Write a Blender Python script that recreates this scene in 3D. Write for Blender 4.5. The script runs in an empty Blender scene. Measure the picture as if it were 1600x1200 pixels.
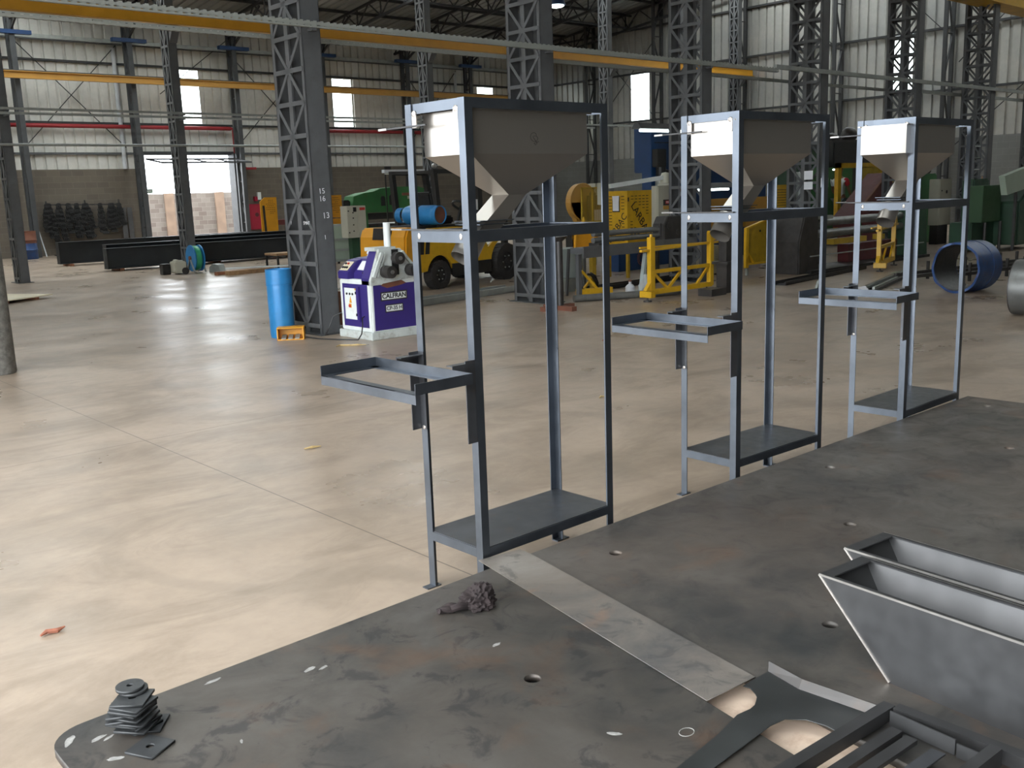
import bpy, bmesh, math, random
from mathutils import Vector, Matrix, noise
random.seed(7)
PI = math.pi
col = bpy.context.scene.collection

# ---------------------------------------------------------------- mesh builder
class MB:
    def __init__(s): s.v = []; s.f = []
    def add(s, vs, fs):
        n = len(s.v); s.v += [tuple(p) for p in vs]; s.f += [tuple(i + n for i in f) for f in fs]; return s
    def box(s, x0, x1, y0, y1, z0, z1):
        return s.add([(x0,y0,z0),(x1,y0,z0),(x1,y1,z0),(x0,y1,z0),(x0,y0,z1),(x1,y0,z1),(x1,y1,z1),(x0,y1,z1)],
              [(0,3,2,1),(4,5,6,7),(0,1,5,4),(1,2,6,5),(2,3,7,6),(3,0,4,7)])
    def bar(s, p, q, w, h, up=(0,0,1)):
        p = Vector(p); q = Vector(q); d = (q-p).normalized(); up = Vector(up)
        if abs(d.dot(up)) > .98: up = Vector((1,0,0)) if abs(d.x) < .9 else Vector((0,1,0))
        a = d.cross(up).normalized()*w/2; b = a.cross(d).normalized()*h/2
        vs = [p-a-b, p+a-b, p+a+b, p-a+b, q-a-b, q+a-b, q+a+b, q-a+b]
        return s.add(vs, [(0,3,2,1),(4,5,6,7),(0,1,5,4),(1,2,6,5),(2,3,7,6),(3,0,4,7)])
    def cyl(s, p, q, r, n=14, r2=None):
        p = Vector(p); q = Vector(q); d = (q-p).normalized(); r2 = r if r2 is None else r2
        a = d.orthogonal().normalized(); b = d.cross(a)
        A = [p + (a*math.cos(2*PI*i/n) + b*math.sin(2*PI*i/n))*r for i in range(n)]
        B = [q + (a*math.cos(2*PI*i/n) + b*math.sin(2*PI*i/n))*r2 for i in range(n)]
        return s.add(A+B, [(i,(i+1)%n,n+(i+1)%n,n+i) for i in range(n)] + [tuple(range(n-1,-1,-1)), tuple(range(n,2*n))])
    def ring(s, p, q, ro, ri, n=24):
        p = Vector(p); q = Vector(q); d = (q-p).normalized(); a = d.orthogonal().normalized(); b = d.cross(a)
        vs = []
        for c, r in ((p,ro),(q,ro),(q,ri),(p,ri)):
            vs += [c + (a*math.cos(2*PI*i/n)+b*math.sin(2*PI*i/n))*r for i in range(n)]
        fs = []
        for k in range(4):
            k2 = (k+1) % 4
            fs += [(k*n+i, k*n+(i+1)%n, k2*n+(i+1)%n, k2*n+i) for i in range(n)]
        return s.add(vs, fs)
    def lathe(s, c, axis, prof, n=20):
        c = Vector(c); d = Vector(axis).normalized(); a = d.orthogonal().normalized(); b = d.cross(a)
        vs = []
        for h, r in prof:
            vs += [c + d*h + (a*math.cos(2*PI*i/n)+b*math.sin(2*PI*i/n))*max(r,.0005) for i in range(n)]
        m = len(prof)
        fs = [(k*n+i, k*n+(i+1)%n, (k+1)*n+(i+1)%n, (k+1)*n+i) for k in range(m-1) for i in range(n)]
        fs += [tuple(range(n-1,-1,-1)), tuple(range((m-1)*n, m*n))]
        return s.add(vs, fs)
    def pipe(s, pts, r, n=8):
        pts = [Vector(p) for p in pts]
        rs = r if isinstance(r, (list,tuple)) else [r]*len(pts)
        vs = []; ref = None
        for i, p in enumerate(pts):
            d = (pts[min(i+1,len(pts)-1)] - pts[max(i-1,0)]).normalized()
            if ref is None: ref = d.orthogonal().normalized()
            a = (ref - d*ref.dot(d))
            a = a.normalized() if a.length > 1e-5 else d.orthogonal().normalized()
            ref = a; b = d.cross(a)
            vs += [p + (a*math.cos(2*PI*k/n)+b*math.sin(2*PI*k/n))*rs[i] for k in range(n)]
        m = len(pts)
        fs = [(i*n+k, i*n+(k+1)%n, (i+1)*n+(k+1)%n, (i+1)*n+k) for i in range(m-1) for k in range(n)]
        fs += [tuple(range(n-1,-1,-1)), tuple(range((m-1)*n, m*n))]
        return s.add(vs, fs)
    def prism(s, poly, axis, a, b):
        """poly: 2-D outline; axis 'x': (y,z), 'y': (x,z), 'z': (x,y); extruded from a to b"""
        def P(u, w, t): return {'x':(t,u,w), 'y':(u,t,w), 'z':(u,w,t)}[axis]
        n = len(poly)
        vs = [P(u,w,a) for u,w in poly] + [P(u,w,b) for u,w in poly]
        return s.add(vs, [(i,(i+1)%n,n+(i+1)%n,n+i) for i in range(n)] + [tuple(range(n-1,-1,-1)), tuple(range(n,2*n))])
    def angle(s, p, q, a, b, w, t):
        """angle iron: outer corner line p-q, flanges along a and b"""
        p = Vector(p); q = Vector(q); a = Vector(a); b = Vector(b)
        prof = [(0,0),(w,0),(w,t),(t,t),(t,w),(0,w)]
        A = [p + a*u + b*v for u,v in prof]; B = [q + a*u + b*v for u,v in prof]; n = 6
        return s.add(A+B, [(i,(i+1)%n,n+(i+1)%n,n+i) for i in range(n)] + [(0,1,2,3),(0,3,4,5),(6,9,8,7),(6,11,10,9)])
    def sphere(s, c, r, n=12, m=8):
        sx, sy, sz = r if isinstance(r,(tuple,list)) else (r,r,r)
        prof = [(math.cos(PI*k/m), math.sin(PI*k/m)) for k in range(m+1)]
        vs = [(c[0]+sx*q*math.cos(2*PI*i/n), c[1]+sy*q*math.sin(2*PI*i/n), c[2]+sz*h) for h,q in prof for i in range(n)]
        return s.add(vs, [(k*n+i,(k+1)*n+i,(k+1)*n+(i+1)%n,k*n+(i+1)%n) for k in range(m) for i in range(n)])
    def build(s, name, mat, parent=None, smooth=False, bevel=0, at=None, rz=0):
        me = bpy.data.meshes.new(name); me.from_pydata(s.v, [], s.f)
        bm = bmesh.new(); bm.from_mesh(me)
        bmesh.ops.remove_doubles(bm, verts=bm.verts, dist=1e-6)
        bmesh.ops.recalc_face_normals(bm, faces=bm.faces)
        if bevel: bmesh.ops.bevel(bm, geom=[e for e in bm.edges if len(e.link_faces)==2 and e.calc_face_angle(0)>.5], offset=bevel, segments=2, affect='EDGES', clamp_overlap=True)
        bm.to_mesh(me); bm.free(); me.update()
        return link(name, me, mat, parent, smooth, at, rz)

def link(name, me, mat, parent=None, smooth=False, at=None, rz=0):
    if mat is not None:
        me.materials.clear(); me.materials.append(mat)
    if smooth:
        for p in me.polygons: p.use_smooth = True
        try: me.set_sharp_from_angle(angle=math.radians(38))
        except Exception: pass
    o = bpy.data.objects.new(name, me); col.objects.link(o)
    if parent is not None: o.parent = parent
    if at is not None: o.location = at
    if rz: o.rotation_euler.z = rz
    return o

def thing(name, label, cat, loc=(0,0,0), rz=0, group=None):
    o = bpy.data.objects.new(name, None); col.objects.link(o); o.empty_display_size = .1
    o.location = loc; o.rotation_euler.z = rz
    return tag(o, label, cat, group)
def tag(o, label, cat, group=None, kind=None):
    o['label'] = label; o['category'] = cat
    if group: o['group'] = group
    if kind: o['kind'] = kind
    return o
def struct(o):
    o['kind'] = 'structure'; return o
def kids(o): return [c for c in list(col.objects) if c.parent == o]
def copy_tree(o, parent=None):
    c = o.copy(); col.objects.link(c)
    if parent is not None: c.parent = parent
    for ch in kids(o): copy_tree(ch, c)
    return c

def outline_mesh(name, outlines, z0, z1):
    """flat plate with holes: outlines[0] outer, rest holes"""
    cu = bpy.data.curves.new(name, 'CURVE'); cu.dimensions = '2D'; cu.fill_mode = 'BOTH'
    for pts in outlines:
        sp = cu.splines.new('POLY'); sp.points.add(len(pts)-1); sp.use_cyclic_u = True
        for p, q in zip(sp.points, pts): p.co = (q[0], q[1], 0, 1)
    cu.extrude = (z1-z0)/2
    o = bpy.data.objects.new(name, cu); col.objects.link(o)
    dg = bpy.context.evaluated_depsgraph_get(); dg.update()
    me = bpy.data.meshes.new_from_object(o.evaluated_get(dg))
    bpy.data.objects.remove(o); bpy.data.curves.remove(cu)
    me.transform(Matrix.Translation((0,0,(z0+z1)/2)))
    bm = bmesh.new(); bm.from_mesh(me); bmesh.ops.remove_doubles(bm, verts=bm.verts, dist=1e-5)
    bmesh.ops.recalc_face_normals(bm, faces=bm.faces); bm.to_mesh(me); bm.free()
    me.name = name
    return me
def circ(cx, cy, r, n=24): return [(cx+r*math.cos(2*PI*i/n), cy+r*math.sin(2*PI*i/n)) for i in range(n)]

def text(s, size, mat, name, parent, loc, face='-y', roll=0, ext=.001, shear=0, off=0):
    cu = bpy.data.curves.new(name, 'FONT'); cu.body = s; cu.size = size; cu.align_x = 'CENTER'; cu.align_y = 'CENTER'; cu.extrude = ext; cu.shear = shear; cu.offset = off
    o = bpy.data.objects.new(name, cu); col.objects.link(o)
    dg = bpy.context.evaluated_depsgraph_get(); dg.update()
    me = bpy.data.meshes.new_from_object(o.evaluated_get(dg))
    bpy.data.objects.remove(o); bpy.data.curves.remove(cu)
    M = Matrix.Rotation(roll, 4, 'Z')
    M = Matrix.Rotation(PI/2, 4, 'X') @ M
    if face == '-x': M = Matrix.Rotation(-PI/2, 4, 'Z') @ M
    if face == 'z': M = Matrix.Rotation(roll, 4, 'Z')
    me.transform(M); me.name = name
    return link(name, me, mat, parent, at=loc)

# ---------------------------------------------------------------- materials
def new_mat(name):
    m = bpy.data.materials.new(name); m.use_nodes = True
    nt = m.node_tree; return m, nt, nt.nodes['Principled BSDF']
def ramp(nt, src, stops):
    r = nt.nodes.new('ShaderNodeValToRGB'); e = r.color_ramp.elements
    while len(e) < len(stops): e.new(.5)
    for k, (p, c) in zip(e, stops):
        k.position = p; k.color = (*c, 1) if len(c) == 3 else c
    nt.links.new(src, r.inputs[0]); return r.outputs[0]
def nz(nt, vec, scale, detail=4, rough=.55, dist=0):
    n = nt.nodes.new('ShaderNodeTexNoise'); n.inputs['Scale'].default_value = scale; n.inputs['Detail'].default_value = detail
    n.inputs['Roughness'].default_value = rough; n.inputs['Distortion'].default_value = dist
    if vec is not None: nt.links.new(vec, n.inputs['Vector'])
    return n.outputs['Fac']
def coords(nt, scale=(1,1,1), geo=False):
    if geo: src = nt.nodes.new('ShaderNodeNewGeometry').outputs['Position']
    else: src = nt.nodes.new('ShaderNodeTexCoord').outputs['Object']
    mp = nt.nodes.new('ShaderNodeMapping'); mp.inputs['Scale'].default_value = scale
    nt.links.new(src, mp.inputs['Vector']); return mp.outputs[0]
def mixc(nt, fac, a, b, mode='MIX'):
    m = nt.nodes.new('ShaderNodeMix'); m.data_type = 'RGBA'; m.blend_type = mode
    for val, idx in ((fac,0),(a,6),(b,7)):
        if hasattr(val, 'links'): nt.links.new(val, m.inputs[idx])
        elif isinstance(val, (int,float)): m.inputs[idx].default_value = val
        else: m.inputs[idx].default_value = (*val, 1)
    return m.outputs[2]
def bump(nt, b, h, strength=.2, dist=.01):
    n = nt.nodes.new('ShaderNodeBump'); n.inputs['Strength'].default_value = strength; n.inputs['Distance'].default_value = dist
    nt.links.new(h, n.inputs['Height']); nt.links.new(n.outputs[0], b.inputs['Normal'])

def paint(name, c, rough=.45, metal=0., var=.25, scale=3., dirt=None, dirt_amt=.5, geo=False, spec=.5):
    """painted or bare surface with wear: colour wanders by +-var, dirt patches over it"""
    m, nt, b = new_mat(name)
    v = coords(nt, geo=geo)
    n1 = nz(nt, v, scale, 5, .6)
    lo = tuple(x*(1-var) for x in c); hi = tuple(min(1, x*(1+var)) for x in c)
    cc = ramp(nt, n1, [(.3, lo), (.7, hi)])
    if dirt:
        d = ramp(nt, nz(nt, v, scale*2.7, 6, .65, .4), [(.58-.12*dirt_amt, (0,0,0)), (.75, (dirt_amt,)*3)])
        cc = mixc(nt, d, cc, dirt)
    nt.links.new(cc, b.inputs['Base Color'])
    b.inputs['Metallic'].default_value = metal; b.inputs['Specular IOR Level'].default_value = spec
    rv = min(.2, var)
    rr = ramp(nt, nz(nt, v, scale*4, 3), [(.2, (rough*(1-rv),)*3), (.8, (min(1,rough*(1+rv)),)*3)])
    nt.links.new(rr, b.inputs['Roughness'])
    return m
def emit(name, c, s):
    m, nt, b = new_mat(name)
    b.inputs['Base Color'].default_value = (*c,1); b.inputs['Emission Color'].default_value = (*c,1); b.inputs['Emission Strength'].default_value = s
    return m

M = {}
M['angle'] = paint('mill_scale_angle', (.112,.128,.150), .33, .85, .2, 5)
M['shelf'] = paint('dark_sheet', (.10,.105,.115), .36, .7, .25, 6, (.15,.09,.05), .35)
M['hopper'] = paint('hopper_sheet', (.37,.345,.31), .30, .85, .03, 1.2)
M['weld'] = paint('ground_weld', (.62,.58,.54), .35, .8, .2, 40)
M['column'] = paint('column_grey', (.10,.104,.108), .5, .1, .15, 4, (.06,.058,.055), .4)
M['column_dark'] = paint('column_dark_grey', (.06,.063,.066), .55, .1, .15, 4)
M['truss'] = paint('truss_dark', (.035,.036,.037), .6, .1, .2, 3)
M['rail_yellow'] = paint('crane_yellow', (.72,.38,.03), .42, 0, .08, 2)
M['rail_ochre'] = paint('crane_ochre', (.52,.28,.055), .5, 0, .08, 2)
M['galv'] = paint('galvanised', (.34,.36,.34), .45, .4, .15, 6)
M['red_pipe'] = paint('red_pipe', (.30,.02,.025), .5, 0, .15, 3)
M['yellow'] = paint('machine_yellow', (.62,.36,.015), .42, 0, .15, 3, (.25,.15,.03), .35)
M['yellow_dark'] = paint('worn_yellow', (.42,.27,.02), .5, 0, .2, 3, (.14,.09,.02), .5)
M['orange'] = paint('orange_guard', (.66,.30,.015), .45, 0, .12, 3)
M['blue_tank'] = paint('gas_blue', (.025,.20,.46), .35, .1, .12, 5, (.02,.13,.30), .4)
M['blue'] = paint('press_blue', (.009,.042,.13), .45, 0, .2, 2, (.01,.03,.08), .4)
M['blue_worn'] = paint('worn_blue', (.022,.06,.17), .42, .2, .25, 5, (.09,.045,.025), .6)
M['purple'] = paint('bender_blue', (.035,.022,.16), .4, 0, .1, 4)
M['white'] = paint('bender_white', (.72,.76,.74), .4, 0, .05, 5, (.35,.33,.28), .25)
M['white_worn'] = paint('worn_white', (.52,.56,.54), .45, 0, .1, 5, (.16,.12,.08), .7)
M['paper'] = paint('paper', (.72,.73,.76), .8, 0, .03, 4)
M['green'] = paint('press_green', (.025,.125,.035), .45, 0, .2, 2, (.08,.045,.02), .35)
M['green_mid'] = paint('worn_green', (.028,.075,.028), .5, 0, .15, 2)
M['scuff'] = paint('white_scuff', (.27,.265,.25), .8, 0, .3, 60)
M['hole'] = paint('hole_shade_black', (.006,.006,.006), .95, 0, .1, 6, spec=.05)
M['green_dark'] = paint('dark_green', (.018,.055,.028), .5, 0, .25, 2)
M['beige'] = paint('cabinet_beige', (.42,.41,.33), .5, 0, .05, 3)
M['greygreen'] = paint('grey_green_panel', (.33,.40,.32), .5, 0, .06, 3)
M['black'] = paint('black', (.012,.012,.012), .5, 0, .3, 6)
M['rubber'] = paint('rubber', (.022,.02,.019), .8, 0, .3, 10)
M['darksteel'] = paint('dark_steel', (.055,.052,.05), .45, .5, .3, 6, (.08,.05,.03), .3)
M['steel'] = paint('bright_steel', (.45,.45,.45), .3, .9, .15, 8)
M['roll'] = paint('roll_steel', (.20,.205,.20), .4, .6, .2, 4, (.10,.09,.08), .4)
M['rust'] = paint('rust_red', (.16,.06,.035), .7, 0, .3, 5)
M['maroon'] = paint('maroon_paint', (.11,.025,.025), .55, 0, .2, 3)
M['red'] = paint('red_paint', (.36,.015,.04), .45, 0, .1, 4)
M['ibeam'] = paint('beam_primer', (.022,.026,.03), .5, .2, .25, 2, (.045,.045,.042), .4)
M['wood'] = paint('timber', (.30,.18,.09), .75, 0, .3, 7, (.13,.07,.035), .5)
M['crate'] = paint('crate_wood', (.24,.10,.05), .75, 0, .3, 7, (.08,.04,.02), .5)
M['ply'] = paint('plywood', (.62,.55,.40), .7, 0, .08, 5)
M['straw'] = paint('straw', (.45,.33,.15), .85, 0, .25, 20)
M['skin'] = paint('skin', (.22,.11,.07), .6, 0, .1, 8)
M['hair'] = paint('hair', (.012,.01,.009), .7, 0, .2, 30)
M['shirt'] = paint('shirt_white', (.55,.58,.60), .85, 0, .06, 6)
M['shirt_red'] = paint('shirt_red', (.40,.02,.035), .85, 0, .1, 6)
M['trousers'] = paint('trousers_grey', (.13,.15,.165), .9, 0, .15, 10)
M['tan'] = paint('tan_board', (.68,.53,.41), .85, 0, .12, 5, (.40,.24,.15), .6)
M['rag'] = paint('rag_cloth', (.02,.013,.013), .95, 0, .35, 25)
M['cloth'] = paint('white_cloth', (.62,.64,.72), .9, 0, .1, 20)
M['plastic'] = paint('milky_plastic', (.50,.52,.54), .35, 0, .06, 6)
M['curtain'] = paint('grey_bin_plastic', (.36,.42,.41), .5, 0, .08, 3)
M['mottled'] = paint('mottled_post', (.15,.145,.13), .7, .1, .45, 14, (.30,.31,.28), .6)
M['debris'] = paint('scrap_reddish', (.34,.13,.08), .8, 0, .3, 40)
M['signred'] = paint('sign_red', (.45,.03,.02), .5, 0, .05, 5)
M['block_out'] = paint('yard_wall', (.17,.15,.135), .95, 0, .3, 1.5, (.10,.065,.05), .6, geo=True)
M['yard_pillar'] = paint('yard_pillar', (.20,.14,.10), .9, 0, .2, 2, geo=True)
M['yard_ground'] = paint('yard_ground', (.17,.145,.12), .95, 0, .2, 1)
M['tube'] = emit('lit_tube', (.86,1.,.97), 9)
M['bay'] = emit('lit_bay_lamp', (.9,1.,.92), 14)

def corrugated(name, c, c2, metal=0., rough=.5):
    m, nt, b = new_mat(name)
    v = coords(nt, geo=True)
    n = nz(nt, v, .5, 3); n2 = nz(nt, v, 6, 3)
    cc = mixc(nt, ramp(nt, n, [(.35,(0,0,0)),(.7,(1,1,1))]), c, c2)
    cc = mixc(nt, .12, cc, ramp(nt, n2, [(.3,(.2,.2,.2)),(.7,(1,1,1))]), 'MULTIPLY')
    nt.links.new(cc, b.inputs['Base Color']); b.inputs['Roughness'].default_value = rough; b.inputs['Metallic'].default_value = metal
    return m
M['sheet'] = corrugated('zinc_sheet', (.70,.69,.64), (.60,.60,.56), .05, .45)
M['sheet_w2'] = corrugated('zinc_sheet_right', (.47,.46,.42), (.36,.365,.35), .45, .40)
M['roof'] = corrugated('roof_sheet', (.34,.35,.33), (.27,.275,.265), .3, .4)

def block_mat(name, c, c2, mortar, axis):
    m, nt, b = new_mat(name)
    g = nt.nodes.new('ShaderNodeNewGeometry'); sep = nt.nodes.new('ShaderNodeSeparateXYZ'); cmb = nt.nodes.new('ShaderNodeCombineXYZ')
    nt.links.new(g.outputs['Position'], sep.inputs[0])
    nt.links.new(sep.outputs['X' if axis == 'x' else 'Y'], cmb.inputs[0]); nt.links.new(sep.outputs['Z'], cmb.inputs[1])
    br = nt.nodes.new('ShaderNodeTexBrick'); nt.links.new(cmb.outputs[0], br.inputs['Vector'])
    br.inputs['Scale'].default_value = 1; br.inputs['Brick Width'].default_value = .40; br.inputs['Row Height'].default_value = .20
    br.inputs['Mortar Size'].default_value = .008; br.inputs['Mortar Smooth'].default_value = .3
    br.inputs['Color1'].default_value = (*c,1); br.inputs['Color2'].default_value = (*c2,1); br.inputs['Mortar'].default_value = (*mortar,1)
    v = coords(nt, geo=True)
    cc = mixc(nt, .45, br.outputs['Color'], ramp(nt, nz(nt, v, .8, 5, .6), [(.3,(.55,.5,.45)),(.7,(1,1,1))]), 'MULTIPLY')
    nt.links.new(cc, b.inputs['Base Color']); b.inputs['Roughness'].default_value = .9
    bump(nt, b, br.outputs['Fac'], -.3, .01)
    return m
M['block'] = block_mat('concrete_block', (.165,.142,.112), (.142,.122,.10), (.19,.168,.135), 'x')
M['block_y'] = block_mat('concrete_block_grey', (.20,.205,.195), (.185,.19,.18), (.23,.235,.225), 'y')

def floor_mat():
    m, nt, b = new_mat('concrete_floor')
    v = coords(nt, geo=True)
    big = nz(nt, v, .35, 4, .55); mid = nz(nt, v, 1.6, 6, .62, .3); fine = nz(nt, v, 14, 4, .6)
    c = ramp(nt, mid, [(.3,(.275,.216,.162)),(.52,(.37,.292,.222)),(.75,(.42,.335,.257))])
    c = mixc(nt, .5, c, ramp(nt, big, [(.35,(.75,.74,.72)),(.65,(1,1,1))]), 'MULTIPLY')
    c = mixc(nt, .25, c, ramp(nt, fine, [(.3,(.7,.69,.67)),(.6,(1,1,1))]), 'MULTIPLY')
    vs = coords(nt, (1.2,2.6,1), geo=True)
    st = ramp(nt, nz(nt, vs, .75, 9, .72, 1.0), [(.46,(0,0,0)),(.57,(.34,.34,.34)),(.70,(.6,.6,.6))])
    c = mixc(nt, st, c, (.165,.125,.088))
    v3 = coords(nt, (.7,3.2,1), geo=True)
    c = mixc(nt, ramp(nt, nz(nt, v3, 1.7, 8, .75, .6), [(.60,(0,0,0)),(.70,(.32,.32,.32))]), c, (.15,.125,.10))
    wv = nt.nodes.new('ShaderNodeTexWave'); wv.inputs['Scale'].default_value = .11; wv.inputs['Distortion'].default_value = 14; wv.inputs['Detail'].default_value = 4; wv.inputs['Detail Scale'].default_value = 1.2
    nt.links.new(v, wv.inputs['Vector'])
    sw = ramp(nt, wv.outputs['Fac'], [(.985,(0,0,0)),(.998,(.22,.22,.22))])
    c = mixc(nt, sw, c, (.17,.135,.10))
    # saw-cut joints
    g = nt.nodes.new('ShaderNodeNewGeometry'); sep = nt.nodes.new('ShaderNodeSeparateXYZ'); nt.links.new(g.outputs['Position'], sep.inputs[0])
    def joint(ax, off, per, w):
        a = nt.nodes.new('ShaderNodeMath'); a.operation = 'ADD'; a.inputs[1].default_value = 1000*per - off; nt.links.new(sep.outputs[ax], a.inputs[0])
        p = nt.nodes.new('ShaderNodeMath'); p.operation = 'PINGPONG'; p.inputs[1].default_value = per/2; nt.links.new(a.outputs[0], p.inputs[0])
        l = nt.nodes.new('ShaderNodeMath'); l.operation = 'LESS_THAN'; l.inputs[1].default_value = w; nt.links.new(p.outputs[0], l.inputs[0]); return l.outputs[0]
    j = nt.nodes.new('ShaderNodeMath'); j.operation = 'MAXIMUM'
    nt.links.new(joint('X', 2.40, 7.3, .004), j.inputs[0]); nt.links.new(joint('Y', 6.42, 7.3, .004), j.inputs[1])
    c = mixc(nt, j.outputs[0], c, (.12,.095,.07))
    nt.links.new(c, b.inputs['Base Color'])
    r = ramp(nt, nz(nt, v, .8, 5, .6), [(.3,(.24,)*3),(.7,(.46,)*3)])
    nt.links.new(r, b.inputs['Roughness']); b.inputs['Specular IOR Level'].default_value = .42
    bump(nt, b, fine, .05, .004)
    return m
M['floor'] = floor_mat()
M['block_out'] = block_mat('yard_blocks', (.19,.17,.15), (.13,.105,.09), (.22,.2,.18), 'x')

def plate_mat(name, base, amt=1.):
    m, nt, b = new_mat(name)
    v = coords(nt, (1,1,1), geo=True)
    mid = nz(nt, v, 2.2, 7, .62, .5); sm = nz(nt, v, 7, 6, .65, .8); big = nz(nt, v, .7, 4, .5)
    k = base
    c = ramp(nt, mid, [(.32,(k*.45,k*.46,k*.46)),(.5,(k,k*.90,k*.79)),(.70,(k*1.45,k*1.35,k*1.22))])
    c = mixc(nt, ramp(nt, big, [(.42,(0,0,0)),(.62,(.55,.55,.55))]), c, (k*1.25*.9,k*.98*.9,k*.78*.9))
    c = mixc(nt, ramp(nt, sm, [(.55,(0,0,0)),(.62,(.65*amt,)*3)]), c, (k*.36,k*.36,k*.37))
    sp = nz(nt, v, 5, 8, .7, .3)
    c = mixc(nt, ramp(nt, sp, [(.68,(0,0,0)),(.71,(.7*amt,)*3)]), c, (k*2.6,k*2.5,k*2.35))
    ru = nz(nt, v, 3.3, 5, .6, .6)
    c = mixc(nt, ramp(nt, ru, [(.56,(0,0,0)),(.72,(.55,.55,.55))]), c, (k*1.55,k*.92,k*.58))
    nt.links.new(c, b.inputs['Base Color']); b.inputs['Metallic'].default_value = .35
    r = ramp(nt, sm, [(.3,(.36,)*3),(.7,(.56,)*3)]); nt.links.new(r, b.inputs['Roughness'])
    return m
M['plate'] = plate_mat('table_plate', .08)
M['plate_b'] = plate_mat('table_plate_far', .10, .45)
M['strip'] = plate_mat('grey_strip', .20, .8)
M['washer'] = paint('cut_plate', (.05,.053,.055), .5, .4, .2, 20)
M['trough'] = paint('trough_sheet', (.078,.079,.081), .46, .75, .22, 4)
M['cutsheet'] = paint('cut_sheet', (.085,.09,.09), .36, .75, .2, 4)
M['blackbar'] = paint('black_bar', (.055,.055,.056), .4, .6, .25, 10)
M['rim'] = paint('ground_rim', (.38,.365,.34), .35, .8, .15, 20)

def tray_mat():
    m, nt, b = new_mat('perforated_galvanised')
    g = nt.nodes.new('ShaderNodeNewGeometry'); sep = nt.nodes.new('ShaderNodeSeparateXYZ'); nt.links.new(g.outputs['Position'], sep.inputs[0])
    def pp(ax, per, off=0):
        a = nt.nodes.new('ShaderNodeMath'); a.operation = 'ADD'; a.inputs[1].default_value = 1000*per+off; nt.links.new(sep.outputs[ax], a.inputs[0])
        p = nt.nodes.new('ShaderNodeMath'); p.operation = 'PINGPONG'; p.inputs[1].default_value = per/2; nt.links.new(a.outputs[0], p.inputs[0]); return p.outputs[0]
    def less(s, t):
        l = nt.nodes.new('ShaderNodeMath'); l.operation = 'LESS_THAN'; l.inputs[1].default_value = t; nt.links.new(s, l.inputs[0]); return l.outputs[0]
    mu = nt.nodes.new('ShaderNodeMath'); mu.operation = 'MULTIPLY'
    nt.links.new(less(pp('X', .085), .022), mu.inputs[0]); nt.links.new(less(pp('Z', .042, .021), .0075), mu.inputs[1])
    inv = nt.nodes.new('ShaderNodeMath'); inv.operation = 'SUBTRACT'; inv.inputs[0].default_value = 1; nt.links.new(mu.outputs[0], inv.inputs[1])
    nt.links.new(inv.outputs[0], b.inputs['Alpha'])
    b.inputs['Base Color'].default_value = (.34,.36,.33,1); b.inputs['Metallic'].default_value = .3; b.inputs['Roughness'].default_value = .5
    return m
M['perf'] = tray_mat()
def mesh_mat():
    m, nt, b = new_mat('yellow_wire_mesh')
    g = nt.nodes.new('ShaderNodeNewGeometry'); sep = nt.nodes.new('ShaderNodeSeparateXYZ'); nt.links.new(g.outputs['Position'], sep.inputs[0])
    outs = []
    for ax in ('X','Z'):
        p = nt.nodes.new('ShaderNodeMath'); p.operation = 'PINGPONG'; p.inputs[1].default_value = .0125; nt.links.new(sep.outputs[ax], p.inputs[0])
        l = nt.nodes.new('ShaderNodeMath'); l.operation = 'LESS_THAN'; l.inputs[1].default_value = .004; nt.links.new(p.outputs[0], l.inputs[0]); outs.append(l.outputs[0])
    mx = nt.nodes.new('ShaderNodeMath'); mx.operation = 'MAXIMUM'; nt.links.new(outs[0], mx.inputs[0]); nt.links.new(outs[1], mx.inputs[1])
    nt.links.new(mx.outputs[0], b.inputs['Alpha'])
    b.inputs['Base Color'].default_value = (.40,.26,.03,1); b.inputs['Roughness'].default_value = .5
    return m
M['mesh'] = mesh_mat()
def pane_mat():
    m, nt, b = new_mat('translucent_pane')
    t = nt.nodes.new('ShaderNodeBsdfTransparent'); t.inputs[0].default_value = (.93,.96,.93,1)
    gl = nt.nodes.new('ShaderNodeBsdfGlossy'); gl.inputs['Roughness'].default_value = .3
    mx = nt.nodes.new('ShaderNodeMixShader'); mx.inputs[0].default_value = .06
    nt.links.new(t.outputs[0], mx.inputs[1]); nt.links.new(gl.outputs[0], mx.inputs[2])
    nt.links.new(mx.outputs[0], nt.nodes['Material Output'].inputs[0]); return m
M['pane'] = pane_mat()
def bag_mat():
    m, nt, b = new_mat('clear_bag')
    t = nt.nodes.new('ShaderNodeBsdfTransparent'); d = nt.nodes.new('ShaderNodeBsdfDiffuse'); d.inputs[0].default_value = (.6,.63,.62,1)
    mx = nt.nodes.new('ShaderNodeMixShader'); mx.inputs[0].default_value = .65
    nt.links.new(t.outputs[0], mx.inputs[1]); nt.links.new(d.outputs[0], mx.inputs[2]); nt.links.new(mx.outputs[0], nt.nodes['Material Output'].inputs[0]); return m
M['bag'] = bag_mat()
# ================================================================ THE HALL
WL = -3
# floor
struct(MB().add([(WL,-12,0),(33,-12,0),(33,35,0),(WL,35,0)],[(0,1,2,3)]).build('floor', M['floor']))
struct(MB().add([(-60,35.3,-.02),(90,35.3,-.02),(90,60,-.02),(-60,60,-.02)],[(0,1,2,3)]).build('ground', M['yard_ground']))
struct(MB().add([(-70,-60,-.03),(WL,-60,-.03),(WL,60,-.03),(-70,60,-.03)],[(0,1,2,3)]).build('ground', M['yard_ground']))

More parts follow.
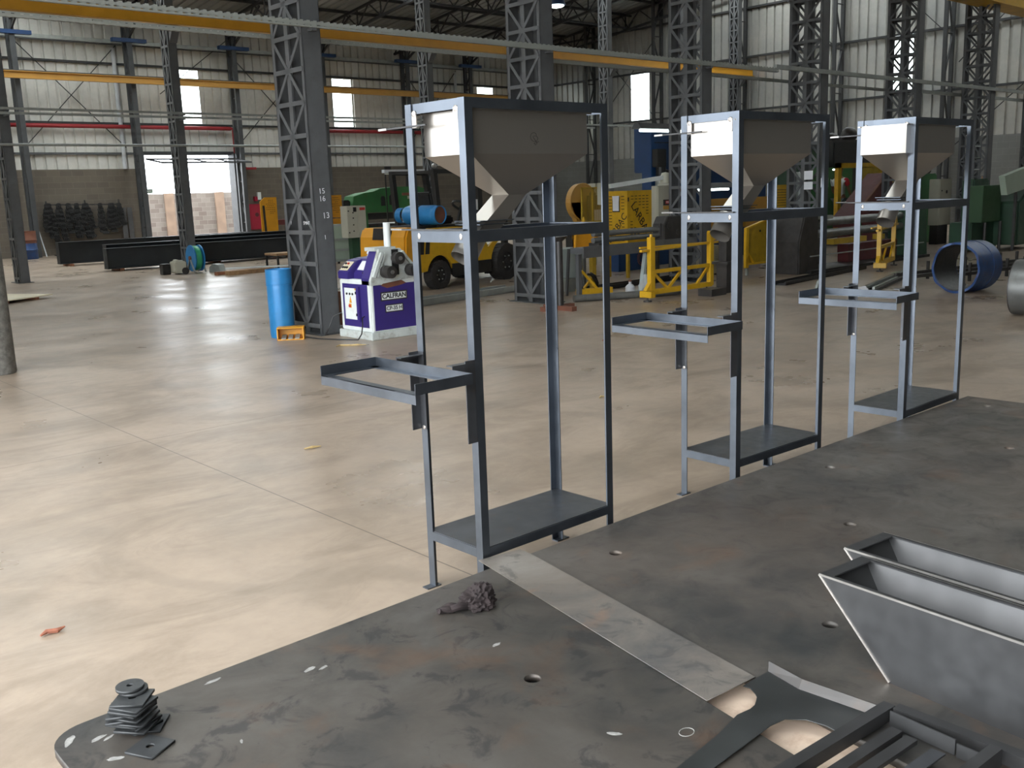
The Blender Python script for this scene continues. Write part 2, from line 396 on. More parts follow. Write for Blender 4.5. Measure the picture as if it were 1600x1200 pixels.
def corr_profile(a, b, per=.34, d=.055):
    """trapezoid sheet: list of (u, depth)"""
    knots = ((0,0),(.59*per,0),(.66*per,d),(.84*per,d),(.91*per,0))
    def depth(u):
        q = (u/per - math.floor(u/per))*per
        for (u0,d0),(u1,d1) in zip(knots, knots[1:]+((per,0),)):
            if u0 <= q <= u1: return d0+(d1-d0)*(q-u0)/max(1e-9,u1-u0)
        return 0
    out = [(a,depth(a))]; k = math.floor(a/per)
    while k*per < b:
        out += [(k*per+du,dd) for du,dd in knots if a+1e-4 < k*per+du < b-1e-4]; k += 1
    return out+[(b,depth(b))]
def sheet(mb, axis, plane, sgn, a, b, z0, z1):
    pr = corr_profile(a, b); n = len(pr)
    vs = []
    for z in (z0, z1):
        for u, d in pr:
            vs.append((u, plane+sgn*d, z) if axis == 'x' else (plane+sgn*d, u, z))
    mb.add(vs, [(i,i+1,n+i+1,n+i) for i in range(n-1)])
def roofz(y): return 8.12 + .115*(35-y) if y > 16 else 8.12+.115*19

# back wall (far side, with the yard door) : blocks below, sheet above
DX0, DX1 = 14.08, 17.43
WL = -3
w = MB().box(WL,DX0,35,35.18,0,2.83).box(DX1,33,35,35.18,0,2.83)
struct(w.build('wall_back', M['block']))
WIN = [(15.66,16.42),(22.08,23.0),(29.70,30.62)]
w = MB()
sheet(w,'x',35.02,1,WL,DX0,2.83,4.42); sheet(w,'x',35.02,1,DX0,DX1,3.35,4.42); sheet(w,'x',35.02,1,DX1,33,2.83,4.42)
xs = [WL] + [x for p in WIN for x in p] + [33]
for i in range(0,len(xs),2): sheet(w,'x',35.02,1,xs[i],xs[i+1],4.42,6.28)
sheet(w,'x',35.02,1,WL,33,6.28,8.2)
struct(w.build('wall_back', M['sheet']))
for i,(a,b) in enumerate(WIN):
    struct(MB().box(a,b,35.03,35.035,4.42,6.28).build('window_%d'%(i+1), M['pane']))
struct(MB().box(DX0-.16,DX0,34.86,35.2,0,3.35).build('door_1', M['column']))
struct(MB().box(DX1-.02,DX1+.42,34.72,35.2,0,3.35).box(DX0-.16,DX1+.16,34.9,35.2,3.3,3.42).build('door_1', M['column_dark']))
# tilted-up door leaf seen edge-on inside the opening
dl = thing('tilt_up_door','dark tilted-up metal yard door folded under the lintel','door',(DX0,34.3,2.95))
MB().bar((.0,-.9,.02),(3.35,-.9,.02),.05,.06).bar((.0,.45,.2),(3.35,.45,.2),.05,.06).bar((.02,-.9,.02),(.02,.45,.2),.05,.05).bar((3.33,-.9,.02),(3.33,.45,.2),.05,.05).bar((.8,-.9,.02),(.8,.45,.2),.04,.04).bar((1.7,-.9,.02),(1.7,.45,.2),.04,.04).bar((2.6,-.9,.02),(2.6,.45,.2),.04,.04).build('leaf_frame',M['column_dark'],dl)
MB().add([(.05,-.3,.13),(3.3,-.3,.13),(3.3,.45,.23),(.05,.45,.23)],[(0,1,2,3)]).build('leaf_sheet',M['column_dark'],dl)
# yard wall outside
yw = MB().box(-20,60,43,43.25,-.02,2.03); struct(yw.build('wall_yard', M['block_out']))
for i,x in enumerate((18.06,20.44,15.0,23.4)): struct(MB().box(x,x+.42,42.9,43.0,-.02,2.05).build('trim_%d'%(90+i), M['yard_pillar']))

# right wall
W2WIN = [(27.74,28.74),(16.30,17.10)]
struct(MB().box(33,33.18,-12,35,0,2.83).build('wall_right', M['block_y']))
w = MB()
sheet(w,'y',33.02,1,-12,35,2.83,4.38)
ys = [-12,16.30,17.10,27.74,28.74,35]
for a,b in ((-12,16.30),(17.10,27.74),(28.74,35)): sheet(w,'y',33.02,1,a,b,4.38,6.28)
sheet(w,'y',33.02,1,-12,35,6.28,10.6)
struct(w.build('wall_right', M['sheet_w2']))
for i,(a,b) in enumerate(W2WIN): struct(MB().box(33.03,33.035,a,b,4.38,6.28).build('window_%d'%(i+4), M['pane']))
LO0, LO1, LOH = -4.5, 9.8, 4.9
# left side: big open bay towards the yard (outside the frame), sheet above it
w = MB().box(WL-.1,WL,-12,LO0,0,10.6).box(WL-.1,WL,LO1,35,0,10.6).box(WL-.1,WL,LO0,LO1,LOH,10.6)
struct(w.build('wall_left', M['sheet']))
struct(MB().box(WL,33,-12.1,-12,0,10.6).build('wall_front', M['block_y']))

# roof
SKW = 1.7
rp = MB()
def roof_strip(y0, y1, xa=-16.5, xb=33.2):
    pr = corr_profile(xa, xb, .36, .05); n = len(pr)
    vs = [(u, y, roofz(y)+d) for y in (y0,y1) for u,d in pr]
    rp.add(vs, [(i,i+1,n+i+1,n+i) for i in range(n-1)])
def added_rooflight(xs, ya, yb):
    global wi
    struct(MB().add([(xs,ya,roofz(ya)+.02),(xs+SKW,ya,roofz(ya)+.02),(xs+SKW,yb,roofz(yb)+.02),(xs,yb,roofz(yb)+.02)],[(0,1,2,3)]).build('window_%d'%wi, M['pane'])); wi += 1  # added pane that lets in sky light, no such window is known
# translucent rooflight strips put in unseen to brighten walls, floor and chutes
wi = 6
MIDX = tuple(-.6+3.75*k for k in range(5))
for y0,y1,xl in ((-12.2,-4,()),(-4,5.5,(-2.4,29.5)),(5.5,8.2,(-2.4,6.0,29.5)),(8.2,11.2,(4.5,29.5)),(11.2,14.4,(2.8,29.5)),(14.4,15.9,(29.5,)),(15.9,16.1,()),(16.1,17.5,(29.5,)),(17.5,21.5,(29.5,)),(21.5,25.5,(5.,12.,17.5,22.5,29.5)),(25.5,28.5,(-.6,3.2,7.,11.4,15.4,19.3)),(28.5,31,(-.6,3.2,7.,11.4,15.4)),(31,34.3,(1.,5.,9.)),(34.3,35.4,())):
    xa = WL-.3
    for xs in xl:
        roof_strip(y0,y1,xa,xs); added_rooflight(xs,y0,y1); xa = xs+SKW
    roof_strip(y0,y1,xa,33.2)
struct(rp.build('ceiling', M['roof']))

# girts on the walls
k = 1
for z in (4.36, 6.34, 7.0, 3.35):
    segs = [(WL,32.9)] if z != 3.35 else [(WL,DX0),(DX1,32.9)]
    for a,b in segs:
        struct(MB().bar((a,34.96,z),(b,34.96,z),.09,.07).build('trim_%d'%k, M['truss'] if z in (4.36,6.34) else M['column'])); k += 1
for z in (4.36, 6.32, 8.1):
    struct(MB().bar((32.95,-12,z),(32.95,34.9,z),.09,.07).build('trim_%d'%k, M['truss'])); k += 1
# purlins of the roof
y = 34.2
while y > 6:
    z = roofz(y)-.07
    struct(MB().bar((WL,y,z),(32.9,y,z),.08,.10).build('trim_%d'%k, M['truss'])); k += 1
    y -= 1.75
# roof trusses across the aisle, one per bay
def truss_mesh(y0, y1, drop=.62):
    m = MB(); n = 16
    for i in range(n):
        ya = y0+(y1-y0)*i/n; yb = y0+(y1-y0)*(i+1)/n; ym = (ya+yb)/2
        zt = lambda q: roofz(q)-.17
        m.bar((0,ya,zt(ya)),(0,yb,zt(yb)),.09,.08); m.bar((0,ya,zt(ya)-drop),(0,yb,zt(yb)-drop),.09,.08)
        m.bar((0,ya,zt(ya)-drop),(0,ym,zt(ym)),.035,.04); m.bar((0,ym,zt(ym)),(0,yb,zt(yb)-drop),.035,.04)
        m.bar((0,ya,zt(ya)-drop),(0,ya,zt(ya)),.04,.04)
    return m
tx = [2.5,6.25,10,13.75,17.5,21.25,25,28.75,32.6]
names = ['ninth','eighth','seventh','sixth','fifth','fourth','third','second','nearest']
t0 = None
for x, nm in zip(tx, names):
    lab = 'dark lattice roof truss %s to the far corrugated right wall' % (nm if nm == 'nearest' else nm+' nearest')
    if t0 is None:
        t0 = truss_mesh(10.5,34.7).build('roof_truss', M['truss']); o = t0
    else:
        o = t0.copy(); col.objects.link(o)
    o.location = (x,0,0); tag(o, lab, 'roof truss', 'roof trusses')
# longitudinal lattice girders under the roof over the middle column row
for y, lab in ((22.85,'dark lattice girder running along the top of the middle column row'),(28.6,'dark lattice girder hung between the middle columns and the back wall')):
    m = MB(); zt = roofz(y)-.2; x = WL+0.
    while x < 32.8:
        m.bar((x,y,zt-.5),(x+.47,y,zt),.03,.035).bar((x+.47,y,zt),(x+.94,y,zt-.5),.03,.035); x += .94
    m.bar((WL,y,zt),(32.9,y,zt),.07,.07).bar((WL,y,zt-.5),(32.9,y,zt-.5),.07,.07)
    tag(m.build('roof_girder', M['truss']), lab, 'roof girder', 'roof girders')

# ---------------------------------------------------------------- laced columns
def laced(dy, wx, H, pan=.36, cw=.055):
    """column standing at local (0..wx, 0..dy): two channels with webs facing -y/+y, laced faces at x=0 and x=wx"""
    a, b, c, l = MB(), MB(), MB(), MB()
    t = .012
    for mb, y0, s in ((a,0,1),(b,dy,-1)):
        y1 = y0+s*t
        mb.box(0,wx,min(y0,y1),max(y0,y1),.012,H)
        for x0,x1 in ((0,t),(wx-t,wx)): mb.box(x0,x1,min(y0,y0+s*cw),max(y0,y0+s*cw),.012,H)
    c.box(0,t,dy/2-.04,dy/2+.04,.012,H).box(wx-t,wx,dy/2-.04,dy/2+.04,.012,H).box(.05,wx-.05,dy/2-.004,dy/2+.004,.012,H)
    z = .1; i = 0
    while z+pan < H:
        for x in (-.004, wx+.004):
            l.bar((x,cw*.5,z),(x,dy-cw*.5,z),.008,.05)
            for y0 in (cw*.6, dy-cw*.6):
                za, zb = (z+pan, z) if i%2 == 0 else (z, z+pan)
                l.bar((x,y0,za),(x,dy/2,zb),.008,.042,up=(1,0,0)) if False else l.bar((x,y0,za),(x,dy/2,zb),.042,.008,up=(1,0,0))
        z += pan; i += 1
    return a, b, c, l
def make_column(name, dy, wx, H, mat, pan=.36):
    t = thing(name, '', 'column')
    a,b,c,l = laced(dy,wx,H,pan)
    a.build('channel',mat,t); b.build('channel',mat,t); c.build('middle_strip',mat,t); l.build('lacing',mat,t)
    MB().box(-.06,wx+.06,-.06,dy+.06,0,.012).build('base_plate',M['column_dark'],t)
    return t
CX = [(5.87,'grey laced column with chalk numbers beside the blue and white bending machine'),
      (9.50,'grey laced column behind the nearest hopper stand, right of the yellow forklift'),
      (13.03,'grey laced column seen beside the left leg of the second hopper stand'),
      (16.53,'grey laced column with taped papers just right of the second hopper stand'),
      (20.18,'grey laced column in front of the backlit window above the third hopper stand'),
      (23.80,'grey laced column behind the right end of the third hopper stand'),
      (27.42,'grey laced column cut by the right picture edge')]
c0 = None
for x, lab in CX:
    if c0 is None: c0 = make_column('laced_column', .68, .24, 9.6, M['column']); o = c0
    else: o = copy_tree(c0)
    o.location = (x, 9.86, 0); tag(o, lab, 'column', 'laced columns of the front row')
    if x == 5.87: chalk = o
    if x == 16.53: taped = o
MX = [(2.45,'slim dark column beyond the left picture edge'),
      (6.20,'slim dark grey laced column at the left edge near the plywood sheet'),
      (10.0,'slim dark grey laced column standing behind the blue cable reel'),
      (13.75,'slim grey column half hidden behind the chalk-marked laced column'),
      (17.45,'slim dark laced column behind the forklift and nearest hopper'),
      (21.2,'slim dark laced column hidden behind the second front-row column'),
      (24.95,'slim dark laced column between the two nearer hopper stands, left of the tall lit window'),
      (28.7,'slim dark laced column behind the column beside the second hopper stand'),
      (32.2,'slim dark laced column against the right wall at the crane rail end')]
m0 = None
for x, lab in MX[1:]:
    if m0 is None: m0 = make_column('laced_column', .43, .20, 9.3, M['column'], .42); o = m0
    else: o = copy_tree(m0)
    o.location = (x, 22.7, 0); tag(o, lab, 'column', 'laced columns of the middle row')
# columns against the back wall: two chords with a long diagonal, knee brace to the roof
def make_wall_column():
    t = thing('wall_column','','column')
    MB().box(0,.16,0,.10,0,8.2).build('chord',M['column_dark'],t)
    MB().box(0,.16,.36,.46,0,8.2).build('chord',M['column_dark'],t)
    m = MB(); z = .05; i = 0
    while z < 7.6:
        y0,y1 = (.05,.41) if i%2 else (.41,.05)
        m.bar((.08,y0,z),(.08,y1,z+.75),.03,.05).bar((.08,.05,z),(.08,.41,z),.03,.04); z += .75; i += 1
    m.build('lacing',M['column_dark'],t)
    m = MB().bar((.08,.02,7.1),(.08,-2.1,8.15),.06,.07).bar((.08,-.6,7.4),(.08,-.6,8.0),.04,.04).bar((.08,-1.2,7.7),(.08,-.6,8.1),.04,.04).bar((.08,-.02,7.1),(.08,-.6,8.1),.04,.04)
    m.build('knee_brace',M['truss'],t)
    return t
WX = [(6.2,'dark column on the back wall left of the picture'),(9.92,'dark lattice column on the back wall at the left picture edge'),(13.60,'dark lattice column on the back wall left of the yard door, by the white downpipe'),
      (17.40,'dark lattice column on the back wall right of the yard door'),(21.1,'dark back wall column hidden behind the chalk-marked column'),(25.15,'dark lattice column on the back wall left of the nearest hopper stand'),
      (28.55,'dark lattice column on the back wall above the nearest hopper, by the right downpipe')]
w0 = None
for x, lab in WX[1:]:
    if w0 is None: w0 = make_wall_column(); o = w0
    else: o = copy_tree(w0)
    o.location = (x, 34.12, 0); tag(o, lab, 'column', 'lattice columns on the back wall')
# posts on the right wall
def make_right_post():
    t = thing('wall_column','','column')
    MB().box(0,.09,-.06,.06,0,10.2).build('chord',M['truss'],t)
    MB().box(.5,.6,-.06,.06,0,10.2).build('chord',M['truss'],t)
    m = MB(); z = .1; i = 0
    while z < 9.6:
        x0,x1 = (.04,.55) if i%2 else (.55,.04)
        m.bar((x0,0,z),(x1,0,z+1.5),.05,.05).bar((.04,0,z),(.55,0,z),.04,.03); z += 1.5; i += 1
    m.build('lacing',M['truss'],t); return t
RY = [(30.8,'dark lattice post on the right wall next to the far corner'),(27.0,'dark lattice post on the right wall right of the tall lit window'),(22.9,'dark lattice post on the right wall at the crane rail end'),
      (18.85,'dark lattice post on the right wall between the taped column and the backlit window column'),(14.95,'dark lattice post on the right wall above the third hopper stand'),(11.0,'dark lattice post on the right wall at the right picture edge')]
r0 = None
for y, lab in RY:
    if r0 is None: r0 = make_right_post(); o = r0
    else: o = copy_tree(r0)
    o.location = (32.36, y, 0); tag(o, lab, 'column', 'lattice posts on the right wall')
# X rods
rods = [((10.2,34.9,3.55),(13.5,34.9,6.95)),((13.5,34.9,3.55),(10.2,34.9,6.95)),((17.6,34.9,3.5),(21,34.9,6.9)),((17.7,34.9,6.9),(21,34.9,3.5)),((14.9,34.9,5.4),(17.6,34.9,7.4)),((25.4,34.9,6.9),(28.4,34.9,3.4)),((25.4,34.9,3.4),(28.4,34.9,6.9)),
        ((32.9,30.6,4.4),(32.9,27.3,7.6)),((32.9,30.6,7.6),(32.9,27.3,4.4)),((32.9,22.6,9.5),(32.9,19.1,6.2)),((32.9,18.6,9.5),(32.9,15.2,6.2)),((32.9,14.7,5.2),(32.9,11.4,8.4)),((32.9,14.7,8.4),(32.9,11.4,5.2)),((32.9,14.7,2.6),(32.9,11.4,5.4))]
for p,q in rods:
    struct(MB().bar(p,q,.025,.025).build('trim_%d'%k, M['truss'])); k += 1
# downpipes
for x, lab in ((13.40,'white downpipe on the back wall left of the yard door'),(28.36,'white downpipe on the back wall above the nearest hopper')):
    m = MB().cyl((0,0,2.83),(0,0,6.86),.075,12)
    o = tag(m.build('downpipe', M['shirt'], smooth=True), lab, 'pipe', 'downpipes'); o.location = (x,34.93,0)

# ---------------------------------------------------------------- crane beams
def crane(name, y, z0, z1, x0, x1, mat, lab, wf=.22, wm=None):
    t = thing(name, lab, 'crane beam', (x0,y,z0), 0, 'crane runway beams')
    L = x1-x0; h = z1-z0
    MB().box(0,L,-.012,.012,.02,h-.02).build('web', mat, t)
    MB().box(0,L,-wf/2,wf/2,h-.02,h).build('flange', mat, t)
    MB().box(0,L,-wf/2,wf/2,0,.02).build('flange', wm or mat, t)
    MB().bar((0,0,h+.02),(L,0,h+.02),.05,.04).build('crane_rail', M['column_dark'], t)
    return t
t = crane('crane_beam', 22.55, 5.57, 5.85, WL, 32.9, M['rail_yellow'], 'bright yellow crane beam on the middle column row, uppermost at left', .20, M['rail_ochre'])
t = crane('crane_beam', 33.92, 5.60, 5.82, WL, 32.9, M['rail_ochre'], 'dull ochre crane beam running along the back wall', .16)
t = thing('crane_beam','deep yellow crane box beam in the top right corner','crane beam',(WL,9.75,5.36),0,'crane runway beams')
MB().box(0,38.9,0,.55,0,.55).build('box_girder', M['yellow'], t)
# brackets on the middle row carrying the yellow beam
for x,_ in MX[1:]:
    nm = 'crane_bracket'
    o = MB().box(-.02,.24,-.02,.1,5.50,5.565).prism([(.1,5.2),(.1,5.5),(-.12,5.5)],'x',.02,.2).build(nm, M['column'])
    o.location = (x,22.56,0); tag(o,'grey bracket under the bright yellow crane beam on a middle row column','bracket','crane beam brackets')

# ---------------------------------------------------------------- trays, pipes
def trayobj(lab, x0, x1, y, z, h=.11, mat=None, arms=(), reach=0, d=.045):
    L = x1-x0; t = thing('cable_tray', lab, 'cable tray', (x0,y,z), 0, 'galvanised cable trays')
    MB().box(0,L,-.002,.002,0,h).box(0,L,.002,d,0,.004).box(0,L,d-.002,d+.002,0,h).build('channel', mat or M['perf'], t)
    for x in arms: MB().box(x-x0+.08,x-x0+.14,min(0,reach),max(0,reach),-.03,0).build('support_arm', M['column'], t)
    return t
CXS = [c[0] for c in CX]; MXS = [m[0] for m in MX[1:]]
trayobj('perforated grey cable tray crossing the faces of the front column row', WL, 15.0, 9.76, 3.40, .072, None, CXS[:3], .1)
trayobj('lower perforated grey cable tray on the far side of the front columns', WL, 5.95, 10.60, 3.385, .052, None, CXS[:1], -.07)
trayobj('lower perforated cable tray from the chalk-marked column towards the right', 6.13, 21.5, 10.60, 3.385, .055, None, CXS[1:4], -.07)
o = MB().bar((0,0,0),(17.9,0,0),.06,.07).build('conduit', M['galv']); o.location=(15,9.825,3.50); tag(o,'upper grey conduit running to the right picture edge across the front columns','conduit')
o = MB().bar((0,0,0),(6,0,0),.06,.07).build('conduit', M['galv']); o.location=(21.5,10.575,3.44); tag(o,'lower grey conduit behind the front columns at the right picture edge','conduit')
trayobj('upper pale cable tray at middle height along the slim column row', WL, 31, 22.45, 3.595, .05, M['galv'], MXS, .26)
trayobj('lower pale cable tray of the pair along the slim column row', WL, 24, 22.45, 3.50, .05, M['galv'], MXS[:5], .26)
o = MB().cyl((WL,0,0),(20,0,0),.03,10).build('conduit', M['galv'], smooth=True); o.location=(0,22.665,2.90); tag(o,'thin pale pipe along the slim column row above the yard door','pipe')
o = MB().cyl((WL,0,0),(17.4,0,0),.07,10).pipe([(17.4,0,0),(17.5,0,0),(17.5,0,-.1),(17.5,0,-1.1),(17.9,0,-1.45),(18.3,0,-1.45)],.05,8).cyl((19.5,0,-.02),(30,0,-.02),.07,10).build('fire_pipe', M['red_pipe'], smooth=True); o.location=(0,34.76,4.24); tag(o,'red fire water pipe along the back wall','pipe')
o = MB().bar((WL,0,0),(32.8,0,0),.08,.12).build('cable_duct', M['galv']); o.location=(0,34.62,7.02); tag(o,'grey cable duct high on the back wall with blue hangers','cable duct')
for x,_ in WX[1:]:
    o = MB().box(-.5,.65,-.1,.1,-.06,.06).build('duct_hanger', M['blue']); o.location=(x,34.15,7.02); tag(o,'blue hanger clamp of the grey cable duct at a back wall column','hanger','blue duct hangers')
# ================================================================ HOPPER STANDS
SW, SD, SH, SS, SM = .34, .7355, 1.88, .2375, 1.422
AW, AT = .036, .004
def make_stand():
    t = thing('hopper_stand','','stand')
    A = M['angle']
    # legs (angle iron); front legs are spliced at the tray
    for nm,(cx,cy),(a,b) in (('leg',(0,0),((0,1,0),(1,0,0))),('leg',(0,SW),((0,-1,0),(1,0,0)))):
        m = MB().angle((cx,cy,.005),(cx,cy,.665),a,b,AW,AT).angle((cx,cy,.958),(cx,cy,SH),a,b,AW,AT)
        # over the splice the side flange stays
        y0 = cy if cy == 0 else cy-AT
        m.box(0,AW,y0,y0+AT,.66,.96)
        l = m.build(nm, A, t)
        MB().box(-.038,.03,(cy if cy==0 else cy-AW),(cy+AW if cy==0 else cy),0,.005).build('foot',A,l)
        br = MB().box(-.045,.002,(0 if cy==0 else cy-AT),(AT if cy==0 else cy),.655,.962).box(-.002,.002,min(cy,cy+a[1]*AW),max(cy,cy+a[1]*AW),.655,.962)
        br.build('tray_bracket', M['shelf'], t)
        MB().sphere((.0,cy+a[1]*.018,.662),(.005,.011,.009),8,6).build('weld',M['weld'],l)
    for (cx,cy),(a,b) in (((SD,0),((-1,0,0),(0,1,0))),((SD,SW),((-1,0,0),(0,-1,0)))):
        l = MB().angle((cx,cy,.005),(cx,cy,SH),a,b,AW,AT).build('leg',A,t)
        MB().box(cx-AW,cx+.038,(cy if cy==0 else cy-AW),(cy+AW if cy==0 else cy),0,.005).build('foot',A,l)
    # bottom shelf on its angle rails
    MB().box(.004,SD-.004,.004,SW-.004,SS-.003,SS).build('shelf', M['shelf'], t)
    MB().angle((-.0005,AW,SS-.003),(-.0005,SW-AW,SS-.003),(1,0,0),(0,0,-1),AW,AT).build('rail',A,t)
    MB().angle((AW,-.0005,SS-.003),(SD-AW,-.0005,SS-.003),(0,1,0),(0,0,-1),AW,AT).build('rail',A,t)
    MB().angle((AW,SW,SS-.003),(SD-AW,SW,SS-.003),(0,-1,0),(0,0,-1),AW,AT).build('rail',A,t)
    MB().angle((SD,AW,SS-.003),(SD,SW-AW,SS-.003),(-1,0,0),(0,0,-1),AW,AT).build('rail',A,t)
    # middle rails
    for z,hh in ((SM,.042),(SH,.036)):
        y0,y1 = (AW,SW-AW)
        MB().angle((0 if z==SM else .006,y0,z),(0 if z==SM else .006,y1,z),(1,0,0),(0,0,-1),hh,AT).build('rail',A,t)
        MB().angle((AW,0,z),(SD-AW,0,z),(0,1,0),(0,0,-1),hh,AT).build('rail',A,t)
        MB().angle((AW,SW,z),(SD-AW,SW,z),(0,-1,0),(0,0,-1),hh,AT).build('rail',A,t)
        MB().angle((SD,AW,z),(SD,SW-AW,z),(-1,0,0),(0,0,-1),hh,AT).build('rail',A,t)
    # weld lugs under the top front corners
    for y in (AW+.004, SW-AW-.024):
        MB().box(.002,.007,y,y+.024,SH-.085,SH-.03).sphere((.003,y+.012,SH-.035),(.005,.012,.012),8,6).build('lug',M['weld'],t)
    MB().sphere((-.001,AW+.012,SM-.02),(.003,.008,.012),8,6).build('weld',M['weld'],t)
    MB().sphere((-.001,SW-AW-.012,SM-.02),(.003,.008,.012),8,6).build('weld',M['weld'],t)
    # gate rods sticking out to the far side
    MB().box(-.012,-.002,.02,SW+.115,SM+.001,SM+.007).build('gate_rod',M['blackbar'],t)
    MB().box(-.012,-.002,SW+.045,SW+.115,SM+.0015,SM+.0078).build('gate_rod',M['rim'],t)
    MB().box(-.010,-.003,SW-.13,SW+.16,SH-.082,SH-.076).build('gate_rod',M['blackbar'],t)
    MB().box(-.0105,-.0025,SW+.11,SW+.162,SH-.083,SH-.075).build('gate_rod',M['rim'],t)
    # tray in front, carried on two arms
    x0,x1,y0,y1,zb,zt = -.355,-.105,-.11,.475,.905,.94
    m = MB()
    m.box(x0,x1,y0,y0+.003,zb,zt).box(x0,x1,y0,y0+.033,zb-.003,zb)
    m.box(x0,x1,y1-.003,y1,zb,zt).box(x0,x1,y1-.033,y1,zb-.003,zb)
    m.box(x1-.003,x1,y0,y1,zb,zt).box(x1-.033,x1,y0,y1,zb-.0035,zb)
    m.box(x0,x0+.003,y0,y1,zb-.036,zb).box(x0,x0+.033,y0,y1,zb-.0035,zb+.0002)
    m.build('tray', A, t)
    for y in (.0,SW-AT): MB().box(x1,.0,y,y+AT,zb,zt+.012).box(x1,.0,min(y,y+(.03 if y==0 else -.03)),max(y+AT,y+AT+(.03 if y==0 else -.03)),zt+.008,zt+.012).build('tray_arm', M['shelf'], t)
    # hopper: bin, pyramid and crooked chute
    h = bpy.data.objects.new('hopper', None)
    ya,yb,xa,xb = .028,.292,.046,.646
    zt,zm,zo = 1.846,1.69,1.543
    oxa,oxb,oya,oyb = .295,.385,.11,.205
    V = [(xa,ya,zt),(xb,ya,zt),(xb,yb,zt),(xa,yb,zt),(xa,ya,zm),(xb,ya,zm),(xb,yb,zm),(xa,yb,zm),(oxa,oya,zo),(oxb,oya,zo),(oxb,oyb,zo),(oxa,oyb,zo)]
    F = [(0,1,5,4),(1,2,6,5),(2,3,7,6),(3,0,4,7),(4,5,9,8),(5,6,10,9),(6,7,11,10),(7,4,8,11)]
    hp = MB().add(V,F).box(xa-.016,xb+.016,ya-.012,ya,zt-.006,zt).box(xa-.016,xb+.016,yb,yb+.012,zt-.006,zt).build('hopper', M['hopper'], t)
    # chute: square duct leaning forward, then a short round spout
    def sec(cx, z, hw, k=1):
        return [(cx-hw,oya,z),(cx+hw,oya,z),(cx+hw,oyb,z),(cx-hw,oyb,z)]
    S = [sec(.34,zo,.045), sec(.155,1.385,.055)]
    vs = S[0]+S[1]; fs = [(i,(i+1)%4,4+(i+1)%4,4+i) for i in range(4)]
    MB().add(vs,fs).build('chute', M['hopper'], hp)
    cy = (oya+oyb)/2; r = .05; n = 16
    d = Vector((-.62,0,-.78)).normalized(); b = Vector((0,1,0)); a = b.cross(d)
    c0 = Vector((.158,cy,1.40)); c1 = Vector((.095,cy,1.312))
    vs = [c+(a*math.cos(2*PI*i/n)+b*math.sin(2*PI*i/n))*r for c in (c0,c1) for i in range(n)]
    MB().add(vs,[(i,(i+1)%n,n+(i+1)%n,n+i) for i in range(n)]).build('spout', M['hopper'], hp, smooth=True)
    MB().box(.13,.30,oya-.02,oyb+.035,1.449,1.452).box(.12,.27,oya-.03,oyb+.02,1.437,1.440).build('gate_plate', M['angle'], hp)
    bpy.data.objects.remove(h)
    return t
STANDS = [((2.22,2.69),.6,'nearest steel hopper stand, beside the strip of sheet on the plate table',0),
          ((3.84,2.70),-1.9,'middle steel hopper stand of the three in the row',-.03),
          ((5.31,2.59),.3,'farthest steel hopper stand, at the far end of the plate table',-.09)]
s0 = None
for (x,y), a, lab, hx in STANDS:
    if s0 is None: s0 = make_stand(); o = s0
    else: o = copy_tree(s0)
    o.location = (x,y,0); o.rotation_euler.z = math.radians(a); tag(o, lab, 'stand', 'hopper stands in a row')
    for c in kids(o):
        if c.name.startswith('hopper'): c.location.x += hx
# chalk squiggle on the nearest hopper
hp = [c for c in kids(s0) if c.name.startswith('hopper')][0]
pts = []
for i in range(26):
    q = i/25*1.35*2*PI
    pts.append((.352+.017*math.cos(q)+.002*i/6, .0265, 1.756+.013*math.sin(q)-.0006*i))
pts += [(.372,.0265,1.728),(.362,.0265,1.722),(.355,.0265,1.728),(.381,.0265,1.735)]
MB().pipe(pts,.0006,5).build('marker_scrawl', M['black'], hp)

# ================================================================ PLATE TABLE
ZT = .20
def dirty_plate(lab, outer, holes, mat):
    me = outline_mesh('steel_plate', [outer]+[circ(hx,hy,.025) for hx,hy in holes], ZT-.025, ZT)
    o = tag(link('steel_plate', me, mat), lab, 'steel plate', 'plates of the welding table')
    for hx,hy in holes:
        MB().ring((hx,hy,ZT-.024),(hx,hy,ZT-.019),.0205,.011,16).cyl((hx,hy,ZT-.024),(hx,hy,ZT-.017),.009,6).cyl((hx,hy,ZT-.034),(hx,hy,ZT-.0255),.0255,16).build('bolt', M['hole'], o)  # bolt, ring and bottom disc in near-black that paints the hole's shade
    return o
rc = [(.615+.10-.10*math.cos(q), 2.475+.10*math.sin(q)*.98) for q in [i*PI/2/8 for i in range(9)]]
near = [(.615,-.6)] + [(.615,2.45)] + rc[1:] + [(.9,2.578),(2.178,2.60),(1.945,1.4),(1.575,-.6)]
pl1 = dirty_plate('rounded-corner brown-grey steel table plate under the rag and the washer pile', near, [(1.719,1.886),(.84,.95)], M['plate'])
MB().box(.8,1.4,-.4,2.35,0,ZT-.025).build('support', M['darksteel'], pl1)
far = [(1.77,-.6),(2.14,1.44),(2.362,2.60),(3.4,2.605),(5.0,2.595),(5.2,2.583),(6.114,2.568),(6.114,-.6)]
pl2 = dirty_plate('long dark steel table plate under the three hopper stands, pierced by bolt holes', far, [(2.604,2.368),(2.599,1.472),(3.475,1.895),(4.148,2.375),(5.913,2.368),(5.031,1.893)], M['plate_b'])
MB().box(2.7,6.0,-.4,2.45,0,ZT-.025).build('support', M['darksteel'], pl2)

